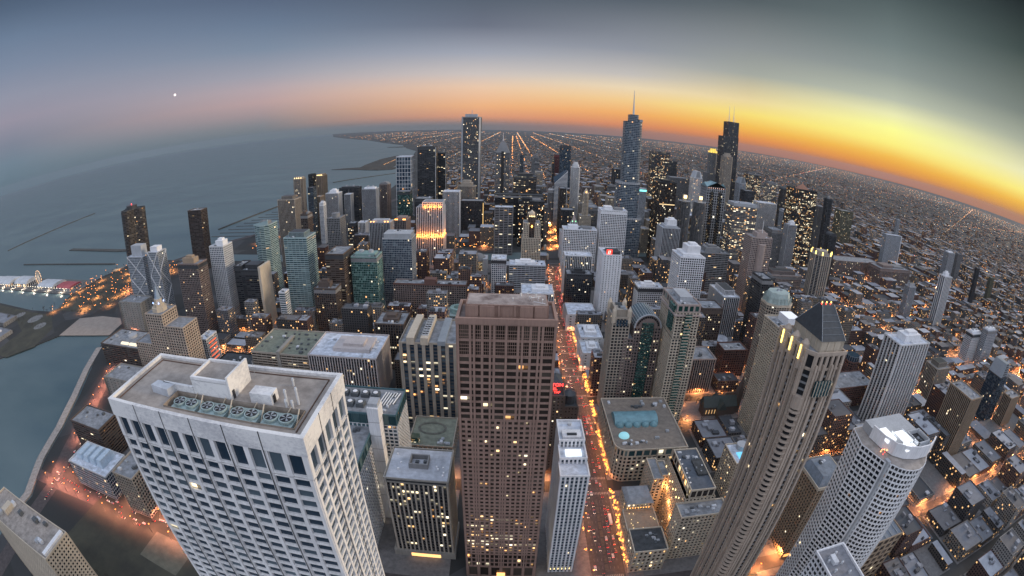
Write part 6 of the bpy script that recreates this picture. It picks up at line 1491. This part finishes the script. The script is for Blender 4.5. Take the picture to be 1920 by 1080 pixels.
series(make_lamp('street lamp with orange head on the kerb of the long bright avenue', 'lamps along the avenue', HEAD), av, (1, 6500, (1,.33,.12), 1))
av2 = [(mich(y)+s*10.5, y, 0 if s < 0 else math.pi, 1.15) for y in range(1220, 2100, 34) for s in (-1, 1)]
series(make_lamp('street lamp with orange head far down the avenue beyond the river', 'lamps along the avenue beyond the river', HEAD), av2, (3, 80000, (1,.34,.09)), 0)
cs = []
for yy in (212, 336, 432.5, 492, 563, 631, 752, 815):
    x = 215
    while x < 1150:
        if free(x-1, x+1, yy-8, yy+8, 0): cs.append((x, yy+(7.6 if len(cs) % 2 else -7.6), -R(90) if len(cs) % 2 else R(90), 1))
        x += rnd.uniform(24, 38)
for xx in (322, 440, 560, 682, 800, 920):
    y = 240
    while y < 1040:
        if free(xx-8, xx+8, y-1, y+1, 0): cs.append((xx-7.6, y, 0, 1))
        y += rnd.uniform(26, 44)
series(make_lamp('street lamp with orange head in the cross streets right of the avenue', 'lamps in the cross streets right of the avenue', HEAD), cs, (1, 30000, (1,.36,.11)), 80)
ls = []
for yy in (336, 432.5, 563, 631, 690, 752, 905):
    x = -470
    while x < 50:
        if free(x-1, x+1, yy-8, yy+8, 0): ls.append((x, yy+7.6, -R(90), 1))
        x += rnd.uniform(22, 34)
series(make_lamp('street lamp with orange head in the streets between the lakeside towers', 'lamps between the lakeside towers', HEAD), ls, (1, 22000, (1,.36,.11)), 40)
ds = []
for (xa, ya), (xb, yb) in (((-528,218),(-250,219)),((-528,196),(-250,197)),((-540,280),(-700,590)),((-700,590),(-960,840))):
    n = int(math.hypot(xb-xa, yb-ya)/24)
    ds += [(xa+(xb-xa)*k/n+rnd.uniform(-3,3), ya+(yb-ya)*k/n, R(90), 1.1) for k in range(n)]
series(make_lamp('street lamp with orange head along the shore drive at left', 'lamps along the shore drive', HEAD), ds, (1, 13000, (1,.34,.20)), 60)
pk = []
while len(pk) < 130:
    x, y = rnd.uniform(-1160,-790), rnd.uniform(640,1010)
    if x > -900+(y-700)*.3 and y < 900: continue
    if x < -1100 and y < 720: continue
    pk.append((x, y, 0, 1.5))
series(make_lamp('park lamp with orange head among bare trees by the pier root', 'lamps of the park by the pier', HEAD, 'park_lamp'), pk, (6, 30000, (1,.38,.12)))
pr = [(-1980+19*k, 757, R(90), 1.5) for k in range(43)]
series(make_lamp('white lamp in the row along the near edge of the pleasure pier', 'lamps on the pleasure pier', HEADW, 'pier_lamp'), pr, (5, 26000, (1,.8,.6)))
lv = [(rnd.uniform(-760,-560), rnd.uniform(1120,1460), 0, 1.5) for k in range(40)]+[(rnd.uniform(-300,-60), rnd.uniform(1150,1260), 0, 1.6) for k in range(50)]+[(rnd.uniform(-480,-330), rnd.uniform(900,1040), 0, 1.4) for k in range(30)]
lv = [p for p in lv if free(p[0]-1, p[0]+1, p[1]-1, p[1]+1, 0)]
series(make_lamp('street lamp with orange head on the open ground along the river', 'lamps on the ground along the river', HEAD), lv, (4, 24000, (1,.36,.13)), 0)
# far western streets, still single lamps but without their own light
wl_s = []
r = random.Random(8)
while len(wl_s) < 290:
    x = r.choice(NSW[4:]); y = r.uniform(120, 1700)
    if r.random() < .5: y = r.choice(EWF[3:20]); x = r.uniform(560, 2400)
    if vis(x, y) and free(x-1, x+1, y-1, y+1, 0): wl_s.append((x+r.uniform(-7,7), y+r.uniform(-7,7), r.uniform(0,6.28), r.uniform(1.2, 1.9)))
series(make_lamp('street lamp with orange head in the low western district', 'lamps of the low western district', HEAD), wl_s, (2, 110000, (1,.38,.13)), 30)
MASS.build('far_street_lamps', [POLE, HEAD], kind='stuff')

# ------------------------------------------------------------------ bare trees with string lights
BARK = plain('bark', (.06,.045,.035), .95); TWIG = emit('fairy_light_lit_bark', (1,.36,.07), 3.2)
def tree_mesh(seed, h, lights):
    r = random.Random(seed); t, tips, segs = MB(), [], []
    def grow(p, d, L, rad, lev):
        q = p+d*L; t.tube(p, q, rad, rad*.62, 5 if lev < 2 else 3); tips.append((q, lev))
        tips.append((p+d*L*.5, lev))
        if lev > 0: segs.append((p, q))
        if lev >= 4: return
        for k in range(3 if lev < 3 else 2):
            nd = (d+Vector((r.uniform(-1,1), r.uniform(-1,1), r.uniform(-.25,.75)))*.72).normalized(); grow(q, nd, L*r.uniform(.6,.78), rad*.6, lev+1)
    grow(Vector((0,0,0)), Vector((0,0,1)), h*.3, h*.028, 0)
    l = MB()
    if lights:
        for q, lev in tips:
            if lev > 1 and r.random() < .5: l.octa(q, .16+.05*r.random())
        for p, q in segs: l.tube(p, q, .075, .06, 3)  # glowing tubes along the limbs paint the warm light on the bark
    return t, l
def trees(kind, label, group, spots, lights, seeds=3):
    protos = []
    for s in range(seeds):
        t, l = tree_mesh(s+(50 if lights else 90), 8.5, lights); r0 = thing(kind, label, 'tree', (0,0,0), group)
        tk = t.build('trunk', BARK, r0)
        if lights: l.build('string_lights_lit_bark', TWIG, r0)
        protos.append(r0)
    for i, (x, y, s) in enumerate(spots):
        o = protos[i] if i < seeds else copy_tree(protos[i % seeds]); o.location = (x, y, .16); o.rotation_euler = (0,0,rnd.uniform(0,6.28)); o.scale = (s,s,s)
sp = []
for y in range(232, 800, 8):
    near = min(abs(y-c) for c in EW)
    if near < 12: continue
    if y > 225: sp.append((mich(y)+14.8+rnd.uniform(-.6,.6), y, rnd.uniform(1.0,1.4)))
    if rnd.random() < .42: sp.append((mich(y)-15.8, y+3, rnd.uniform(.6,.9)))
trees('lit_tree', 'bare street tree wrapped in orange string lights beside the long avenue', 'lit trees along the avenue', sp, True)
sp = []
while len(sp) < 100:
    x, y = rnd.uniform(-1160,-800), rnd.uniform(640,1000)
    if x > -900+(y-700)*.3 and y < 900: continue
    sp.append((x, y, rnd.uniform(1.1,1.8)))
trees('bare_tree', 'leafless tree in the lamp lit park by the pier root', 'bare trees of the park by the pier', sp, False)
sp = [(rnd.uniform(228,300), rnd.choice((rnd.uniform(426,438), rnd.uniform(474,486))), rnd.uniform(.9,1.4)) for k in range(30)]
trees('bare_tree', 'leafless tree growing beside the gothic church', 'bare trees around the church', [p for p in sp if free(p[0]-1,p[0]+1,p[1]-1,p[1]+1,0)], False)
sp = []
while len(sp) < 95:
    x, y = rnd.uniform(330, 1100), rnd.uniform(180, 900)
    if free(x-2, x+2, y-2, y+2, 0) and any(abs(y-c) < 11 for c in EW) and not any(abs(y-c) < 5 for c in EW): sp.append((x, y, rnd.uniform(.8, 1.3)))
trees('bare_tree', 'leafless street tree among the low western blocks', 'bare street trees of the western district', sp, False)
sp = [(rnd.uniform(-430,-250), rnd.choice((232, 124))+rnd.uniform(-3,3), rnd.uniform(.8,1.2)) for k in range(34)]+[(rnd.uniform(-1240,-1010), rnd.uniform(545,640), rnd.uniform(.8,1.3)) for k in range(36)]
trees('bare_tree', 'leafless tree on the lakeside lawns at left', 'bare trees on the lakeside lawns', sp, False)

# ------------------------------------------------------------------ traffic
PAINT = [plain('car_paint_%s' % n, c, .3, .1, .5) for n, c in (('white',(.5,.5,.5)),('silver',(.27,.28,.30)),('black',(.02,.02,.022)),('graphite',(.09,.09,.1)),('blue',(.04,.05,.09)),('maroon',(.09,.03,.03)))]
CGL = plain('car_glass', (.015,.017,.02), .1); TYRE = plain('tyre', (.02,.02,.02), .9); TAIL = emit('tail_light', (1,.05,.03), 5); HEADL = emit('head_light', (1,.88,.66), 8)
def make_car(paint, label, group, bus=False):
    r0 = thing('bus' if bus else 'car', label, 'bus' if bus else 'car', (0,0,0), group)
    L, W, H = (6, 1.3, 3.1) if bus else (2.25, .92, 1.45)
    m = MB()
    if bus: m.box(-W, W, -L, L, .5, H)
    else:
        prof = [(-2.25,.45),(2.25,.45),(2.25,.85),(1.2,.98),(.55,H),(-1.1,H),(-1.95,.98),(-2.25,.9)]   # along y: front at +y
        m.face([(-W,y,z) for y, z in prof]); m.face([(W,y,z) for y, z in prof][::-1])
        for (ya,za),(yb,zb) in zip(prof, prof[1:]+prof[:1]): m.face([(W,ya,za),(W,yb,zb),(-W,yb,zb),(-W,ya,za)])
    m.build('body', paint, r0)
    m = MB()
    if bus: m.box(-W-.02, W+.02, -L+.4, L-.4, 1.5, 2.4)
    else:
        for s in (-1, 1): m.face([(s*(W+.01),y,z) for y, z in ((-1.6,1.0),(1.05,1.0),(.5,1.38),(-1.05,1.38))][::s])
        m.face([(-.8,1.14,1.02),(.8,1.14,1.02),(.75,.6,1.42),(-.75,.6,1.42)])
    m.build('window', CGL, r0)
    for sx_ in (-1, 1):
        for sy_ in (-1, 1):
            m = MB(); m.tube((sx_*W*.82, sy_*L*.62, .34), (sx_*W*1.02, sy_*L*.62, .34), .34, .34, 10); m.build('wheel', TYRE, r0)
    for sx_ in (-1, 1):
        m = MB(); m.box(sx_*W*.7-.2, sx_*W*.7+.2, -L-.06, -L+.02, .7, .98); m.build('tail_light', TAIL, r0)
        m = MB(); m.box(sx_*W*.7-.18, sx_*W*.7+.18, L-.02, L+.06, .6, .82); m.build('headlight', HEADL, r0)
    return r0
def traffic(spots, label, group, busn=0):
    protos = [make_car(p, label, group) for p in PAINT]
    for i, (x, y, a) in enumerate(spots):
        o = protos[i] if i < len(protos) else copy_tree(protos[rnd.randrange(len(protos))]); o.location = (x, y, .12); o.rotation_euler = (0,0,a)
    for o in protos[len(spots):]: o.location = (84, -40, .12)
go, come = [], []
for lane in (3.2, 6.4, 9.4):
    y = 190+rnd.uniform(0, 14)
    while y < 1050: go.append((mich(y)+lane+.2, y, 0)); y += rnd.choice((7, 9, 16, 30, 50, 60) if y < 420 else (6.5, 7, 8, 12, 22, 40))
    y = 190+rnd.uniform(0, 14)
    while y < 1050: come.append((mich(y)-lane-.2, y, math.pi)); y += rnd.choice((9, 16, 30, 46, 64))
traffic(go, 'car with red tail lights driving away on the right side of the avenue', 'cars leaving along the avenue'); traffic(come, 'car coming nearer on the left side of the avenue', 'cars approaching along the avenue')
sd_ = [(-520+k*7.5+rnd.uniform(-2,2), rnd.choice((199,203,211,215)), rnd.choice((R(90),R(-90)))) for k in range(32)]+[(-505-k*1.6+rnd.uniform(-5,5), 170+k*9, rnd.choice((R(20),R(200)))) for k in range(16)]
traffic(sd_, 'car in traffic on the shore drive at the left', 'cars on the shore drive')
cr = [c for c in [(rnd.uniform(220,1000), rnd.choice((212,336,432.5,492,563,631))+rnd.choice((-3,3)), R(90)) for k in range(26)]+[(rnd.choice((322,440,560,682))+rnd.choice((-3,3)), rnd.uniform(250,1000), rnd.choice((0,math.pi))) for k in range(26)] if free(c[0]-1,c[0]+1,c[1]-1,c[1]+1,0)]
traffic(cr, 'car in the cross streets right of the avenue', 'cars in the cross streets')
b = make_car(plain('bus_white', (.6,.6,.62), .4), 'white city bus stopped on the avenue near the bottom of the picture', 'buses'); del b['group']; b['label'] = 'white city bus standing on the avenue beside the lit trees'
for ch in list(b.children): bpy.data.objects.remove(ch)
bpy.data.objects.remove(b)
b = make_car(plain('bus_white', (.6,.6,.62), .4), 'white city bus standing on the avenue beside the lit trees', None, True); b.location = (mich(288)+9.6, 288, .12)
# boats and docks in the harbour
HULL = plain('hull_white', (.6,.62,.64), .5)
for k in range(9):
    y = 1345+k*52; strip('dock', [(-1020+k*4, y), (-800-k*8, y)], 4, -2.2, -.6, plain('dock_wood', (.10,.095,.09), .9), None, 'dark floating dock in the harbour, one of parallel rows', 'dock'); bpy.context.scene.objects[COL.objects[-1].name]['group'] = 'harbour docks'
# steel bridge over the river
r0 = thing('bridge', 'flat road bridge carrying the avenue over the river', 'bridge', (mich(1160), 1160, 0))
mm = MB(); mm.box(-16, 16, -42, 42, .2, 1.6); mm.build('deck', ASPH, r0)
for s in (-1, 1):
    mm = MB(); mm.box(s*16-.4, s*16+.4, -42, 42, 1.6, 3); mm.build('railing', plain('rail_red', (.12,.05,.04), .7), r0)
    for t in (-1, 1): mm = MB(); mm.box(s*19-3, s*19+3, t*44-3, t*44+3, 0, 11); mm.frustum(rect(s*19-3.4,s*19+3.4,t*44-3.4,t*44+3.4), 11, rect(s*19-1,s*19+1,t*44-1,t*44+1), 15); mm.build('bridge_house', wall('cream'), r0)

# ------------------------------------------------------------------ the dusk haze
hm = bpy.data.materials.new('haze'); hm.use_nodes = True; hn = hm.node_tree; hn.nodes.clear()
ho = hn.nodes.new('ShaderNodeOutputMaterial'); hv = hn.nodes.new('ShaderNodeVolumePrincipled'); hn.links.new(hv.outputs[0], ho.inputs['Volume'])
hv.inputs['Color'].default_value = (.38,.46,.56,1); hv.inputs['Density'].default_value = 1.7e-5; hv.inputs['Anisotropy'].default_value = 0
m = MB(); m.box(-37000, 37000, -37000, 37000, -4.5, 532, bottom=True); m.build('haze', hm, kind='stuff')
